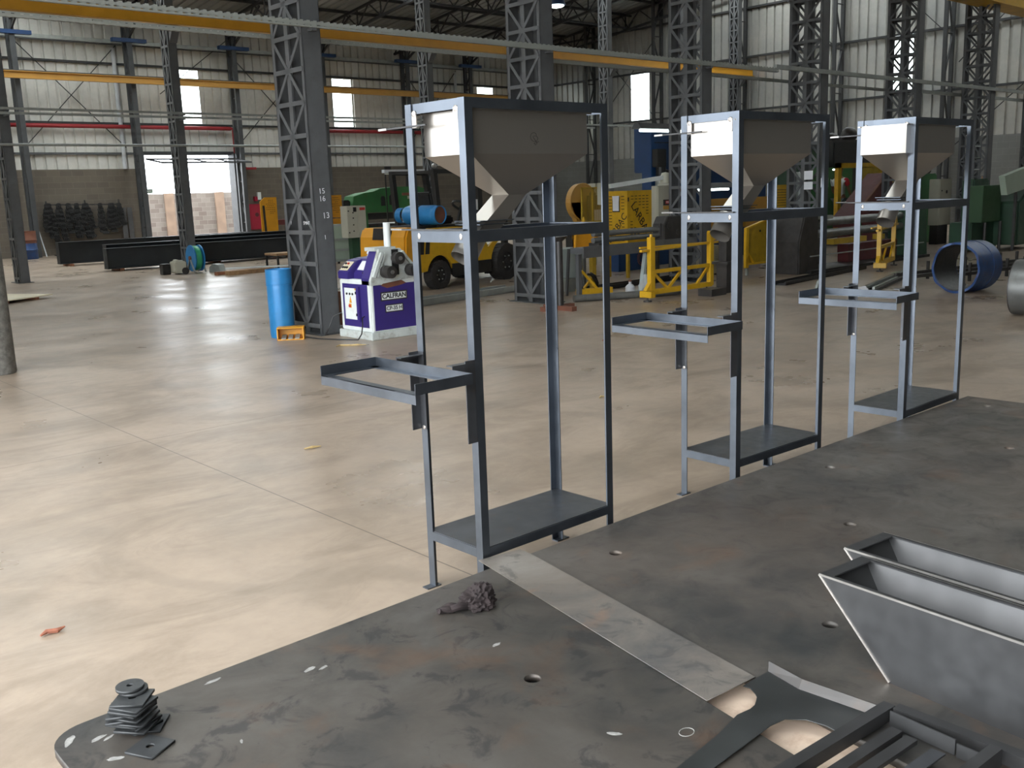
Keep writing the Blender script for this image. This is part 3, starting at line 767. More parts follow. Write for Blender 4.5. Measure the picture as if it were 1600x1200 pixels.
# white scuffs of paint on the near plate
def scuff(x, y, r, a):
    pts=[]
    for i in range(14):
        q=2*PI*i/14; k=1+.45*noise.noise(Vector((x*31+math.cos(q)*1.5,y*17+math.sin(q)*1.5,2)))
        u,v=r*k*math.cos(q),r*.38*k*math.sin(q); pts.append((x+u*math.cos(a)-v*math.sin(a),y+u*math.sin(a)+v*math.cos(a)))
    MB().prism(pts,'z',ZT,ZT+.0005).build('paint_mark',M['scuff'],pl1)
for a in ((.655,2.500,.026,1.0),(.715,2.462,.022,.3),(.738,2.446,.014,.4),(1.065,2.535,.022,.1),(.712,2.335,.022,-.5),(1.300,2.395,.022,.3),(1.335,2.375,.016,.2),(1.788,2.119,.018,.1),(1.668,1.530,.02,-.9),(.975,2.18,.01,1.2)): scuff(*a)
pts=[(1.80+.022*math.cos(q),1.405+.017*math.sin(q),ZT+.0006) for q in [i*.42 for i in range(16)]]
MB().pipe(pts,.0012,4).build('paint_mark',M['scuff'],pl1)
# pale board added high under the plate joint to show as lit floor
o = MB().add([(1.45,.7,.10),(2.6,.7,.10),(2.6,1.75,.10),(1.45,1.75,.10),(1.45,.7,.165),(2.6,.7,.165),(2.6,1.75,.165),(1.45,1.75,.165)],[(0,3,2,1),(4,5,6,7),(0,1,5,4),(1,2,6,5),(2,3,7,6),(3,0,4,7)]).box(1.6,1.68,.75,1.7,0,.10).box(2.3,2.38,.75,1.7,0,.10).build('floor_stand_in_board', M['tan'])
tag(o, 'tan board added in place of the lit floor under the table plate gap at lower right', 'board')
# grey strip bridging the joint
me = outline_mesh('sheet_strip', [[(2.193,2.685),(2.377,2.655),(2.371,2.586),(2.152,1.441),(1.955,1.459)]], ZT+.002, ZT+.005)
tag(link('sheet_strip', me, M['strip']), 'light grey strip of sheet steel lying across the joint of the table plates', 'metal strip')

# rag 
def make_rag():
    bm = bmesh.new(); bmesh.ops.create_icosphere(bm, subdivisions=5, radius=1)
    for v in bm.verts:
        p = v.co.copy(); n = noise.noise(p*1.6+Vector((3,1,0))); f = noise.noise(Vector((p.x*5+p.y*3, p.y*5-p.x*2, p.z*5)))
        rg = abs(noise.noise(p*3.2+Vector((9,2,4))))
        s = 1+.28*n+.16*f-.35*rg
        v.co = Vector((p.x*.062*s, p.y*.05*s, max(p.z,-.55)*.046*s*(1.15+.35*p.x)))
    for v in bm.verts: v.co.z = max(v.co.z+.024, .001)
    me = bpy.data.meshes.new('rag'); bm.to_mesh(me); bm.free()
    o = link('rag', me, M['rag'], smooth=True)
    return o
rg = make_rag(); rg.location = (1.930,2.372,ZT); rg.rotation_euler.z = -.35
tag(rg, 'crumpled dark brown rag lying on the plate table near the nearest stand', 'rag')
tl = MB()
for s_,off in ((0,0),(1,.014),(2,-.010)):
    pts = []; rr = []
    for i in range(13):
        q = i/12; pts.append((-.028-.112*q, off*(1-.3*q)+.008*math.sin(q*7+s_), .020-.010*q+.005*math.sin(q*9+s_*2))); rr.append(.013*(1-.35*q)+.002*math.sin(q*11+s_))
    tl.pipe(pts, rr, 8)
tl.build('rag_tail', M['rag'], rg, smooth=True)

# pile of square washers, each one its own plate
me = outline_mesh('square_washer', [[(-.043,-.043),(.043,-.043),(.043,.043),(-.043,.043)], circ(0,0,.0105,16)], 0, .0065)
z = ZT+.0003
spec = [(.836,2.432,50,'bottom plate of the washer pile, poking out toward the rag'),(.815,2.44,14,'second plate from the bottom of the washer pile'),(.805,2.425,38,'third plate from the bottom of the washer pile'),
        (.812,2.438,20,'fourth plate from the bottom of the washer pile'),(.796,2.44,33,'fifth plate from the bottom of the washer pile'),(.804,2.425,36,'sixth plate from the bottom of the washer pile'),
        (.785,2.45,62,'seventh plate from the bottom, its corner jutting left out of the pile'),(.80,2.43,30,'eighth plate from the bottom of the washer pile'),(.788,2.448,60,'ninth plate from the bottom, twisted to the left in the pile'),
        (.80,2.432,24,'tenth plate from the bottom of the washer pile'),(.798,2.425,31,'third square plate from the top of the washer pile'),(.803,2.428,29,'second square plate from the top of the washer pile'),
        (.806,2.442,47,'topmost square plate of the washer pile, under the two discs')]
first = None
for x,y,a,lab in spec:
    o = link('square_washer', me, M['washer']) if first is None else first.copy()
    if first is None: first = o
    else: col.objects.link(o)
    o.location = (x,y,z); o.rotation_euler.z = math.radians(a); tag(o, lab, 'square washer', 'square washer plates on the table'); z += .0068
o = first.copy(); col.objects.link(o); o.location = (.7945,2.318,ZT+.0003); o.rotation_euler.z = math.radians(27)
tag(o, 'single square washer plate lying in front of the washer pile', 'square washer', 'square washer plates on the table')
me = outline_mesh('round_washer', [circ(0,0,.036,32), circ(0,0,.0085,16)], 0, .0085)
o = link('round_washer', me, M['washer']); o.location = (.822,2.472,z); tag(o,'lower round steel disc on top of the washer pile','round washer','round washers on the pile')
o2 = o.copy(); col.objects.link(o2); o2.location = (.815,2.478,z+.0088); tag(o2,'upper round steel disc with a centre hole, topmost on the washer pile','round washer','round washers on the pile')

# ================================================================ TROUGHS
def make_trough(length=1.25):
    """long axis +x from the slanted end; section in y; near face at y=0"""
    t = thing('metal_trough','','trough')
    zt, zb = .246, 0; w, wb = .205, .10; th = .003; sl = .232
    o = [(0,0,zt),(0,w,zt),(length,w,zt),(length,0,zt)]; b = [(sl,0.004,zb),(sl,wb,zb),(length-sl,wb,zb),(length-sl,0.004,zb)]
    V = o+b; m = MB().add(V,[(0,4,7,3),(1,2,6,5),(0,1,5,4),(3,7,6,2),(4,5,6,7)])
    i_ = [(.012,th,zt),(.012,w-th,zt),(length-.012,w-th,zt),(length-.012,th,zt)]; ib = [(sl+.005,th+.004,.003),(sl+.005,wb-th,.003),(length-sl-.005,wb-th,.003),(length-sl-.005,th+.004,.003)]
    m.add(i_+ib,[(0,3,7,4),(1,5,6,2),(0,4,5,1),(3,2,6,7),(4,7,6,5)])
    m.build('trough_body', M['trough'], t)
    r = MB(); lw = .024
    for (x0,x1,y0,y1) in ((0,length,0,.014),(0,length,w-.014,w),(0,lw*1.6,0,w),(length-lw*1.6,length,0,w)): r.box(x0,x1,y0,y1,zt-.002,zt+.002)
    r.build('rim', M['trough'], t)
    MB().bar((0,-.001,zt),(length,-.001,zt),.004,.006).bar((0,w+.001,zt),(length,w+.001,zt),.003,.004).build('edge_bead', M['rim'], t)
    MB().bar((0,0,zt),(sl,0.003,zb+.003),.006,.006).build('weld_seam', M['weld'], t)
    return t
t = make_trough(); d = math.atan2(-.995,-.097)
t.location = (2.401,1.398,ZT); t.rotation_euler.z = d
tag(t,'nearer of two slant-ended sheet steel troughs on the plate table','trough','sheet steel troughs')
t2 = copy_tree(t); t2.location = (2.636,1.452,ZT); tag(t2,'farther slant-ended sheet steel trough, partly behind the nearer one','trough','sheet steel troughs')

# ================================================================ CUT SHEET AND ANGLE FRAME (lower right)
cs = [(2.198,1.430),(2.170,1.316),(2.185,1.10),(2.05,1.09),(2.050,1.121),(2.057,1.169),(2.048,1.217),(2.013,1.258),(1.962,1.266),(1.890,1.263),(1.723,1.256),(1.55,1.25),(1.55,1.315),(1.604,1.313),(1.831,1.335),(1.946,1.356),(1.975,1.352),(1.993,1.349),(2.018,1.352),(2.039,1.362),(2.058,1.372),(2.069,1.385),(2.085,1.412),(2.081,1.432)]
me = outline_mesh('cut_sheet', [cs], ZT+.0062, ZT+.0085)
t = tag(link('cut_sheet', me, M['cutsheet']), 'arched cut-out sheet of steel with a turned-up edge beside the troughs', 'sheet metal offcut')
z0 = ZT+.0075
MB().add([(2.198,1.430,z0),(2.170,1.316,z0),(2.185,1.10,z0),(2.212,1.438,z0+.024),(2.186,1.316,z0+.024),(2.199,1.10,z0+.024),(2.2005,1.43,z0),(2.1725,1.316,z0),(2.1875,1.10,z0),(2.2145,1.438,z0+.024),(2.1885,1.316,z0+.024),(2.2015,1.10,z0+.024)],
   [(0,1,4,3),(1,2,5,4),(6,9,10,7),(7,10,11,8),(3,4,10,9),(4,5,11,10)]).build('turned_edge', M['darksteel'], t)
t = thing('angle_frame','dark welded bar frame lying on the table at the lower right corner','frame',(0,0,ZT+.0088))
MB().bar((2.205,1.078,.02),(1.2,1.15,.02),.032,.035).build('frame_bar', M['blackbar'], t)
MB().bar((2.205,1.06,.02),(2.19,-.3,.02),.032,.035).build('frame_bar', M['blackbar'], t)
MB().bar((2.165,.80,.032),(1.5,.84,.032),.028,.045).build('frame_bar', M['blackbar'], t)
MB().bar((2.13,1.02,.012),(1.3,1.075,.012),.03,.02).bar((2.115,.975,.018),(1.3,1.03,.018),.03,.012).build('slat', M['blackbar'], t)
MB().angle((2.10,.92,.026),(1.3,.975,.026),(0,-1,0),(0,0,-1),.034,.004).build('slat', M['shelf'], t)
MB().bar((2.165,1.055,.022),(2.148,.885,.022),.004,.04).build('end_plate', M['trough'], t)
MB().bar((2.145,.88,.018),(2.140,.80,.018),.004,.035).build('end_plate', M['trough'], t)
# ================================================================ LEFT SIDE OF THE HALL
# mottled post at the left edge
t = thing('steel_post','mottled dark round steel post cut by the left picture edge','post',(2.515,10.27,0))
MB().lathe((0,0,0),(0,0,1),[(0,.14),(.02,.15),(1.35,.15),(1.42,.13),(1.46,.08)],28).build('shell',M['mottled'],t,smooth=True)
MB().ring((0,0,1.46),(0,0,1.5),.05,.035,16).build('collar',M['darksteel'],t)

# plywood sheet
o = MB().box(-.6,.6,-.55,.55,.05,.068).build('plywood_sheet', M['ply']); o.location=(4.72,18.55,0); o.rotation_euler.z=.5
tag(o,'pale plywood sheet lying on the floor at the left edge','plywood')
for dx,lab in ((-.35,'small dark batten under the left half of the plywood sheet'),(.3,'small dark batten under the right half of the plywood sheet')):
    b = MB().box(-.04,.04,-.5,.5,0,.05).build('batten', M['crate']); b.location=(4.72+dx*math.cos(.5),18.55+dx*math.sin(.5),0); b.rotation_euler.z=.5; tag(b,lab,'batten',group='battens under the plywood')

# oil drum by the back wall
t = thing('oil_drum','blue and red oil drum against the back wall behind the left columns','drum',(9.50,33.55,0))
MB().lathe((0,0,0),(0,0,1),[(0,.28),(.02,.29),(.27,.29),(.29,.305),(.31,.29),(.5,.29)],24).build('lower_shell',M['blue_worn'],t,smooth=True)
MB().lathe((0,0,.5),(0,0,1),[(0,.29),(.08,.29),(.10,.305),(.12,.29),(.36,.29),(.38,.295),(.385,.28)],24).build('upper_shell',M['rust'],t,smooth=True)
o = MB().cyl((0,0,0),(-.12,.5,1.40),.02,8).build('leaning_pole',M['shirt']); o.location=(10.32,34.45,0); tag(o,'thin pale pole leaning on the back wall beside the oil drum','pole')
# scrap heap under the chains
m = MB()
for i in range(34):
    x=random.uniform(-.6,.7); y=random.uniform(-.25,.2); zz=random.uniform(.01,.14)
    a=random.uniform(0,PI); l=random.uniform(.06,.2); m.bar((x,y,zz),(x+l*math.cos(a),y+l*math.sin(a),max(.01,zz+random.uniform(-.06,.06))),.03,.03)
m.box(-.6,.7,-.25,.2,0,.03)
o=m.build('scrap_heap',M['darksteel']); o.location=(11.2,34.3,0); tag(o,'low heap of dark metal scrap at the foot of the back wall under the chains','scrap heap',kind='stuff')
# chain rail and hanging chains
t = thing('chain_rail','dark wall rail with the lifting chains hanging on it','rail',(10.55,34.80,1.68))
MB().bar((0,0,0),(2.5,0,-.06),.05,.05).build('bar',M['darksteel'],t)
for x in (.05,1.3,2.45): MB().bar((x,0,-.05),(x,0,.12),.04,.04).bar((x,0,-.02),(x,.2,-.02),.03,.03).build('bracket',M['darksteel'],t)
def chain(mb, pts, r=.05):
    """lumpy chain made of short link rings along a polyline"""
    pts=[Vector(p) for p in pts]
    for a,b in zip(pts[:-1],pts[1:]):
        n=max(1,int((b-a).length/.07))
        for i in range(n):
            c=a.lerp(b,(i+.5)/n); d=(b-a).normalized(); s=Vector((0,1,0)) if i%2 else Vector((1,0,0))
            s=(s-d*s.dot(d)); s=s.normalized() if s.length>.1 else Vector((0,0,1))
            mb.pipe([c-d*.05,c-d*.02+s*.028,c+d*.02+s*.028,c+d*.05,c+d*.02-s*.028,c-d*.02-s*.028,c-d*.05],.018,5)
CH=[(.08,[(-.12,.9),(.02,1.1),(.15,1.25)],'thick dark chain bunch, leftmost on the chain rail'),(.42,[(-.05,.75),(.08,1.2)],'dark looped chain, second from the left on the chain rail'),
    (.72,[(-.03,.95),(.1,.6)],'dark chain sling, third from the left on the chain rail'),(1.0,[(-.06,1.12),(.05,1.0)],'thin dark chain reaching low, fourth from the left on the chain rail'),
    (1.28,[(-.1,.7),(.0,1.15),(.1,1.1),(.16,.8)],'wide dark chain bunch hanging at the middle of the chain rail'),(1.78,[(-.03,.95),(.05,1.0)],'single narrow dark sling right of the middle of the chain rail'),
    (2.15,[(-.1,.85),(-.02,.95),(.07,.8),(.14,.75)],'thick dark rope bundle near the right end of the chain rail'),(2.42,[(-.02,.55),(.06,.7)],'thin light chain with hook, rightmost on the chain rail')]
for x,legs,lab in CH:
    m=MB()
    for dx,L in legs:
        for k_ in range(4):
            ox=dx+.045*(k_-1.5); m_=[(0.0+ox*.3,-.04,.0),(ox*.8,-.05,-L*.35),(ox,-.05,-L*.75),(ox+.04,-.05,-L),(ox+.09,-.05,-L*.97)]; chain(m,m_)
    m.ring((0,-.06,-.02),(0,-.02,-.02),.05,.035,10)
    o=m.build('hanging_chain',M['black']); o.location=(10.55+x,34.80,1.68-.024*x+.03); tag(o,lab,'chain','chains on the wall rail')

# stacked welded I-beams
def ibeam(L,h=.62,b=.26,tf=.02):
    return MB().box(0,L,-b/2,b/2,0,tf).box(0,L,-b/2,b/2,h-tf,h).box(0,L,-.008,.008,tf,h-tf)
def beam_thing(loc,L,h,lab,b=.26,rz=0):
    t=thing('steel_beam',lab,'steel beam',loc,rz,'dark I-beams on the floor')
    ibeam(L,h,b).build('section',M['ibeam'],t)
    m=MB(); 
    for x in (.01,L-.01): m.box(x-.008,x+.008,-b/2+.005,b/2-.005,.02,h-.02)
    m.build('end_plate',M['ibeam'],t)
    return t
def bearer(x,y,lab): 
    o=MB().box(-.05,.05,-.3,.3,0,.06).build('timber_bearer',M['crate']); o.location=(x,y,0); tag(o,lab,'timber','bearers under the I-beams')
beam_thing((8.70,28.1,.06),6.5,.59,'dark I-beam lying behind, under the hanging chains')
beam_thing((8.62,24.35,.06),5.6,.50,'dark I-beam lying in front, reaching to the blue cable reel')
beam_thing((8.75,24.70,.06),6.0,.58,'dark I-beam just behind the front one on the floor')
beam_thing((11.2,25.1,.06),4.6,.66,'dark I-beam standing highest, right of the cable reel')
for x,y,l in ((8.95,28.1,'bearer under the left end of the rear I-beam'),(14.6,28.1,'bearer under the right end of the rear I-beam'),(8.95,24.5,'bearer under the left end of the front I-beams'),(11.6,24.75,'bearer under the middle of the front I-beams'),(13.8,24.5,'bearer under the right end of the front I-beams'),(15.4,25.1,'bearer under the right end of the highest I-beam')): bearer(x,y,l)

# cable reel and the portable welder
t = thing('cable_reel','blue cable reel wound with green hose at the foot of a slim column','reel',(9.68,21.62,.03))
rx=Vector((1,-.05,0)).normalized(); c=Vector((0,0,.30))
for s,nm in ((-.10,'flange'),(.10,'flange')): MB().cyl(c+rx*(s-.012),c+rx*(s+.012),.30,32).build(nm,M['blue_tank'],t,smooth=True)
MB().lathe(c-rx*.085,rx,[(0,.20),(.02,.27),(.06,.285),(.10,.28),(.14,.27),(.17,.20)],32).build('hose_coil',M['green'] if False else paint('hose_green',(.03,.30,.14),.35,0,.15,8),t,smooth=True)
MB().cyl(c-rx*.15,c-rx*.10,.05,12).build('hub',M['rust'],t)
m=MB()
for s in (-.13,.13):
    p=c+rx*s; q=Vector((-rx.y,rx.x,0))
    m.bar(p,p+q*.22+Vector((0,0,-.31)),.03,.03).bar(p,p-q*.22+Vector((0,0,-.31)),.03,.03)
m.build('stand_frame',M['galv'],t)
t = thing('portable_welder','small white wheeled power unit beside the blue cable reel','welder',(9.22,21.55,0))
MB().box(-.13,.13,-.16,.16,.03,.29).build('case',M['white_worn'] if False else M['beige'],t,bevel=.02)
MB().box(-.10,.10,-.05,.05,.29,.31).box(-.06,-.02,-.1,.1,.31,.33).build('top_grip',M['beige'],t)
for y in (-.2,.2): MB().cyl((.08,y-.025,.075),(.08,y+.025,.075),.075,18).build('wheel',M['rubber'],t)
o=MB().box(-.09,.09,-.1,.1,0,.24).build('tool_box',M['black'],bevel=.01); o.location=(9.0,21.75,0); tag(o,'small black box left of the white power unit','box')
o=MB().prism([(-.17,0),(.17,0),(.15,.12),(.05,.19),(-.10,.17)],'x',-.1,.1).build('canvas_bundle',M['galv']); o.location=(10.02,21.25,0); o.rotation_euler.z=.4; tag(o,'grey bundle on the floor just right of the cable reel','bundle')
# timbers and flat bars on the floor right of the reel
o=MB().box(0,1.15,-.09,.09,0,.09).build('timber_baulk',M['wood']); o.location=(9.62,19.95,0); o.rotation_euler.z=.12; tag(o,'light brown timber baulk on the floor left of the blue gas cylinder','timber')
o=MB().box(0,1.3,-.05,.05,0,.07).build('timber_baulk',M['crate']); o.location=(9.50,20.25,0); o.rotation_euler.z=.25; tag(o,'darker timber baulk behind the light brown one','timber')
o=MB().bar((0,0,.03),(2.0,-1.35,.05),.12,.03).build('flat_bar',M['galv']); o.location=(10.05,20.95,.05); tag(o,'long grey flat bar lying behind the timber baulks','flat bar')
t=thing('low_rack','low dark rack with wooden deck behind the blue gas cylinder','rack',(11.2,20.9,0))
MB().box(0,1.7,-.3,.3,.30,.35).build('deck',M['wood'],t)
for x,y in ((.03,-.27),(.55,-.27),(1.1,-.27),(1.67,-.27),(.03,.27),(1.67,.27)): MB().box(x-.02,x+.02,y-.02,y+.02,0,.30).build('leg',M['black'],t)

# back wall: fire hose cabinet, exit sign
t=thing('hose_cabinet','red fire hose cabinet on the back wall right of the yard door','cabinet',(17.85,34.78,.5))
MB().box(0,.52,0,.22,0,.96).build('case',M['red'],t,bevel=.01); MB().box(.03,.49,-.012,0,.03,.93).build('door',M['red'],t)
MB().cyl((.34,-.02,.56),(.34,-.01,.56),.08,16).build('vent_disc',M['maroon'],t)
t=thing('alarm_box','small white and red call box on the back wall above the hose cabinet','box',(18.35,34.9,1.62))
MB().box(0,.14,-.02,.1,0,.28).build('plate',M['white'],t); MB().box(-.14,-.02,-.02,.1,-.05,.12).build('call_point',M['red'],t)
o=MB().box(0,.26,-.01,.0,0,.13).build('wall_sign',M['green']); o.location=(13.97,34.80,1.98); tag(o,'small green sign on the grey jamb left of the yard door','sign')
MB().box(.03,.23,-.013,-.01,.04,.09).build('sign_panel',M['white'],o)
# planks leaning by the door jamb
for i,(x,lab) in enumerate(((13.05,'dark plank leaning on the back wall left of the yard door'),(13.27,'second dark plank leaning just left of the door jamb'))):
    o=MB().bar((0,-.35,0),(.12,.0,1.5),.16,.03).build('leaning_plank',M['darksteel']); o.location=(x,34.93,0); tag(o,lab,'plank','planks leaning by the yard door')

# ---------------------------------------------------------------- green press brake with yellow guards
t=thing('green_press','large green press brake with arched crown in front of the back wall','press',(15.68,24.2,0))
prof=[(0,.0),(.45,.0),(.45,.62),(2.6,.62),(2.6,0),(2.9,0),(2.9,1.5),(2.80,1.72),(2.35,1.84),(1.55,1.84),(.98,1.80),(.74,1.72),(.42,1.69),(.06,1.60),(0,1.35)]
MB().prism([(.36,1.12),(2.9,1.10),(2.9,1.5),(2.80,1.72),(2.35,1.84),(1.55,1.84),(.98,1.80),(.74,1.72),(.42,1.69),(.06,1.60),(0,1.35),(.30,1.33)],'y',0,.5).build('crown',M['green'],t,bevel=.012)
MB().box(.30,.52,.02,1.0,0,1.3).build('side_frame',M['green'],t,bevel=.01); MB().box(2.55,2.85,.02,1.0,0,1.3).build('side_frame',M['green'],t,bevel=.01)
MB().box(.5,2.6,.2,.5,.15,.72).build('bed',M['green_dark'],t)
MB().box(.35,2.75,.1,.6,.72,.80).build('table',M['darksteel'],t)
MB().box(.4,2.7,.12,.2,.92,1.1).build('ram',M['black'],t)
for x0,x1,y0,y1 in ((.98,1.14,1.3,1.58),(1.28,1.56,1.32,1.62),(2.68,2.84,1.3,1.6)):
    cx=(x0+x1)/2; hw=(x1-x0)/2
    MB().prism([(cx-hw,y0),(cx+hw,y0),(cx+hw,y1-.05),(cx+hw*.6,y1),(cx-hw*.6,y1),(cx-hw,y1-.05)],'y',-.006,0).build('window_recess',M['black'],t)
MB().box(1.95,2.18,-.01,0,1.48,1.56).build('maker_plate',M['beige'],t)
MB().box(1.75,2.35,-.006,0,1.58,1.66).build('red_lettering_band',M['rust'],t)
MB().box(-.22,.0,.1,.4,1.15,1.5).build('motor_cover',M['black'],t,bevel=.03)
t=thing('control_cabinet','beige electrical cabinet with knobs in front of the green press','cabinet',(12.40,19.0,.67))
MB().box(-.25,.25,0,.28,0,.71).build('case',M['beige'],t,bevel=.008)
MB().box(.03,.24,-.01,0,.01,.70).build('door',M['beige'],t)
MB().box(.08,.22,-.014,-.01,.61,.67).build('warning_label',M['signred'],t)
MB().box(-.09,-.02,-.03,0,.58,.68).build('switch',M['black'],t)
for x,z in ((-.10,.56),(-.10,.44),(-.10,.29),(-.10,.15),(-.22,.6),(-.22,.12)): MB().cyl((x,-.02,z),(x,0,z),.014,10).build('knob',M['black'],t)
MB().box(-.1,.1,.1,.25,-.67,0).build('pedestal',M['green_dark'],t)
def slots(mb, x0,x1,z0,z1, rows, seed, y=-.003):
    r=random.Random(seed)
    for i in range(rows):
        z=z1-(z1-z0)*(i+.5)/rows; a=x0+(x1-x0)*r.choice((0,.1,.25,.4)); e=x1-(x1-x0)*r.choice((0,.05,.2)); u=a
        while u<e: mb.box(u,min(u+(x1-x0)*.14,e),y,-.0005,z-.006,z+.006); u+=(x1-x0)*.2
t=thing('machine_guard','tall yellow slotted guard left of the beige cabinet, by the chalk-marked column','guard',(14.53,23.5,.86),0,'yellow slotted machine guards')
MB().prism([(0,.19),(0,.79),(.35,.79),(.35,.23),(.52,.22),(.52,.17)],'y',0,.03).build('upper_panel',M['orange'],t)
MB().box(.0,.36,0,.03,.0,.16).build('lower_panel',M['orange'],t)
m=MB(); slots(m,.03,.30,.30,.75,8,3); m.build('slot',M['black'],t)
MB().box(.02,.04,.1,.14,-.86,.2).build('post',M['darksteel'],t); MB().box(.30,.33,.1,.14,-.86,.2).build('post',M['darksteel'],t)
t=thing('machine_guard','yellow slotted guard with a cut corner beside the red hose cabinet','guard',(13.73,26,.68),0,'yellow slotted machine guards')
MB().prism([(0,0),(0,.86),(.15,.98),(.53,.98),(.52,0)],'y',0,.03).build('panel',M['orange'],t)
MB().prism([(.08,0),(.06,.75),(.13,.75),(.15,0)],'y',-.008,0).build('handle_slot',M['darksteel'],t)
m=MB(); slots(m,.18,.48,.5,.92,8,5); m.build('slot',M['black'],t)
MB().box(.05,.08,.1,.14,-.68,.1).build('post',M['darksteel'],t); MB().box(.45,.48,.1,.14,-.68,.1).build('post',M['darksteel'],t)
t=thing('red_bench','dark maroon bench behind the yellow cut-corner guard','bench',(14.35,26.3,0))
MB().box(0,.9,0,.5,.85,1.0).build('top',M['maroon'],t)
for x in (.03,.82): MB().box(x,x+.06,.05,.45,0,.85).build('leg',M['maroon'],t)
# stack of grey panels left of the forklift
t=thing('formwork_panel','leaning grey ribbed metal panel between the chalk-marked column and the forklift','metal panel',(12.05,19.62,0))
MB().box(0,.95,0,.04,.12,.98).build('sheet',M['greygreen'],t)
MB().box(0,.95,-.05,0,.12,.17).box(0,.95,-.05,0,.36,.41).box(0,.95,-.05,0,.60,.65).box(0,.95,-.05,0,.93,.98).build('rib',M['galv'],t)
MB().box(-.03,.03,-.06,.06,0,1.0).build('upright',M['column'],t); MB().box(.9,.96,-.06,.06,0,1.0).build('upright',M['column'],t)
# unlit fluorescent fixture on a stand over the press
t=thing('light_fixture','unlit pale fluorescent fixture on a thin post above the green press','lamp',(14.35,20.6,0))
MB().box(-.05,1.2,-.06,.06,2.14,2.22).build('housing',M['shirt'],t)
MB().cyl((0,0,2.12),(1.15,0,2.12),.02,8).build('tube',M['white'],t)
MB().box(.0,.025,-.012,.012,0,2.14).build('post',M['black'],t); MB().box(-.1,.12,-.12,.12,0,.02).build('base',M['black'],t)
MB().box(0,.18,-.02,.02,2.22,2.30).build('hanger',M['black'],t)

# ================================================================ FORKLIFT
yaw=math.radians(10.5)
t=thing('forklift','yellow forklift with blue gas bottle parked behind the bending machine','forklift',(10.14,13.09,0),yaw)
Y=M['yellow']
def wheel(x,y0,y1,r,hub):
    w=MB().ring((x,y0,r),(x,y1,r),r,r*.55,28).build('wheel',M['rubber'],t,smooth=False)
    m=MB(); n=18
    for i in range(n):
        q=2*PI*i/n; m.bar((x+math.cos(q)*r*.98,y0+.01,r+math.sin(q)*r*.98),(x+math.cos(q+.12)*r*.98,y1-.01,r+math.sin(q+.12)*r*.98),.05,.03,up=(math.cos(q),0,math.sin(q)))
    m.build('tread',M['rubber'],w)
    MB().cyl((x,y0+.03,r),(x,y1-.03,r),r*.56,20).cyl((x,y0+.01,r),(x,y0+.03,r),r*.2,12).build('hub',M['rubber'],w)
    m=MB()
    for i in range(6): q=PI/3*i; m.cyl((x+math.cos(q)*r*.36,y0+.015,r+math.sin(q)*r*.36),(x+math.cos(q)*r*.36,y0+.03,r+math.sin(q)*r*.36),.012,8)
    m.build('bolt',M['galv'],w)
wheel(0,-.02,.18,.235,0); wheel(0,.92,1.12,.235,0); wheel(1.80,-.05,.20,.325,0); wheel(1.80,.90,1.15,.325,0)
def arc(cx,cz,r,a0,a1,n=10): return [(cx+r*math.cos(math.radians(a0+(a1-a0)*i/n)),cz+r*math.sin(math.radians(a0+(a1-a0)*i/n))) for i in range(n+1)]
side=[(-.62,.42),(-.50,.30)]+arc(0,.235,.33,165,15)+[(.40,.30),(1.22,.30)]+arc(1.80,.325,.43,185,62)+[(2.0,.80),(1.86,.90),(1.55,.78),(1.30,.62),(1.20,.78),(.95,1.0),(.4,1.02),(-.25,1.02),(-.45,.98),(-.58,.74)]
MB().prism(side,'y',.0,.04).prism(side,'y',1.06,1.10).build('side_panel',Y,t)
MB().box(.38,1.25,.04,1.06,.28,.62).build('chassis',M['black'],t)
MB().box(.30,1.35,-.02,.0,.18,.40).build('step',M['black'],t)
MB().box(-.42,.95,.04,1.06,.62,1.0).build('hood',Y,t,bevel=.02)
cw=[(-.78,.36),(-.52,.36),(-.46,.6),(-.46,1.05),(-.72,1.05),(-.79,.9),(-.81,.6)]
MB().prism(cw,'y',.02,1.08).build('counterweight',M['orange'],t,bevel=.03)
MB().prism([(-.815,.86),(-.775,1.05),(-.75,1.05),(-.76,.86)],'y',.35,.75).build('grille',M['black'],t)
MB().prism([(-.56,.60),(-.40,.60),(-.36,.90),(-.46,.93),(-.55,.80)],'y',-.006,0).prism([(-.36,.60),(-.26,.60),(-.22,.92),(-.31,.92)],'y',-.006,0).build('side_vent',M['black'],t)
MB().box(.92,.99,.0,.005,.33,1.0).build('panel_gap',M['yellow_dark'],t)
MB().box(-.45,1.2,.1,1.0,1.0,1.06).build('deck',M['black'],t)
s=MB().box(.25,.75,.3,.8,1.06,1.2).build('seat',M['black'],t,bevel=.03); MB().prism([(.25,1.18),(.35,1.18),(.25,1.62),(.16,1.6)],'y',.32,.78).build('seat_back',M['black'],s,bevel=.03)
for (x0,x1) in ((.10,.02),(1.02,.86)):
    for y in (.07,1.03): MB().bar((x0,y,1.02),(x1,y,1.92),.085,.085).build('guard_post',M['black'],t)
m=MB().bar((-.02,.07,1.94),(.90,.07,1.94),.07,.07).bar((-.02,1.03,1.94),(.90,1.03,1.94),.07,.07)
for i in range(5): x=.0+.88*i/4; m.bar((x,.07,1.94),(x,1.03,1.94),.03,.04)
m.build('overhead_guard',M['black'],t)
MB().bar((1.05,.5,1.0),(1.2,.5,1.35),.04,.04).ring((1.17,.5,1.34),(1.19,.5,1.37),.17,.145,20).build('steering_wheel',M['black'],t)
m=MB().box(2.05,2.17,.22,.30,.08,2.1).box(2.05,2.17,.80,.88,.08,2.1).box(2.06,2.14,.3,.8,.3,.38).box(2.06,2.14,.3,.8,2.02,2.1).box(2.06,2.14,.3,.8,1.1,1.16)
m.build('mast',M['black'],t); 
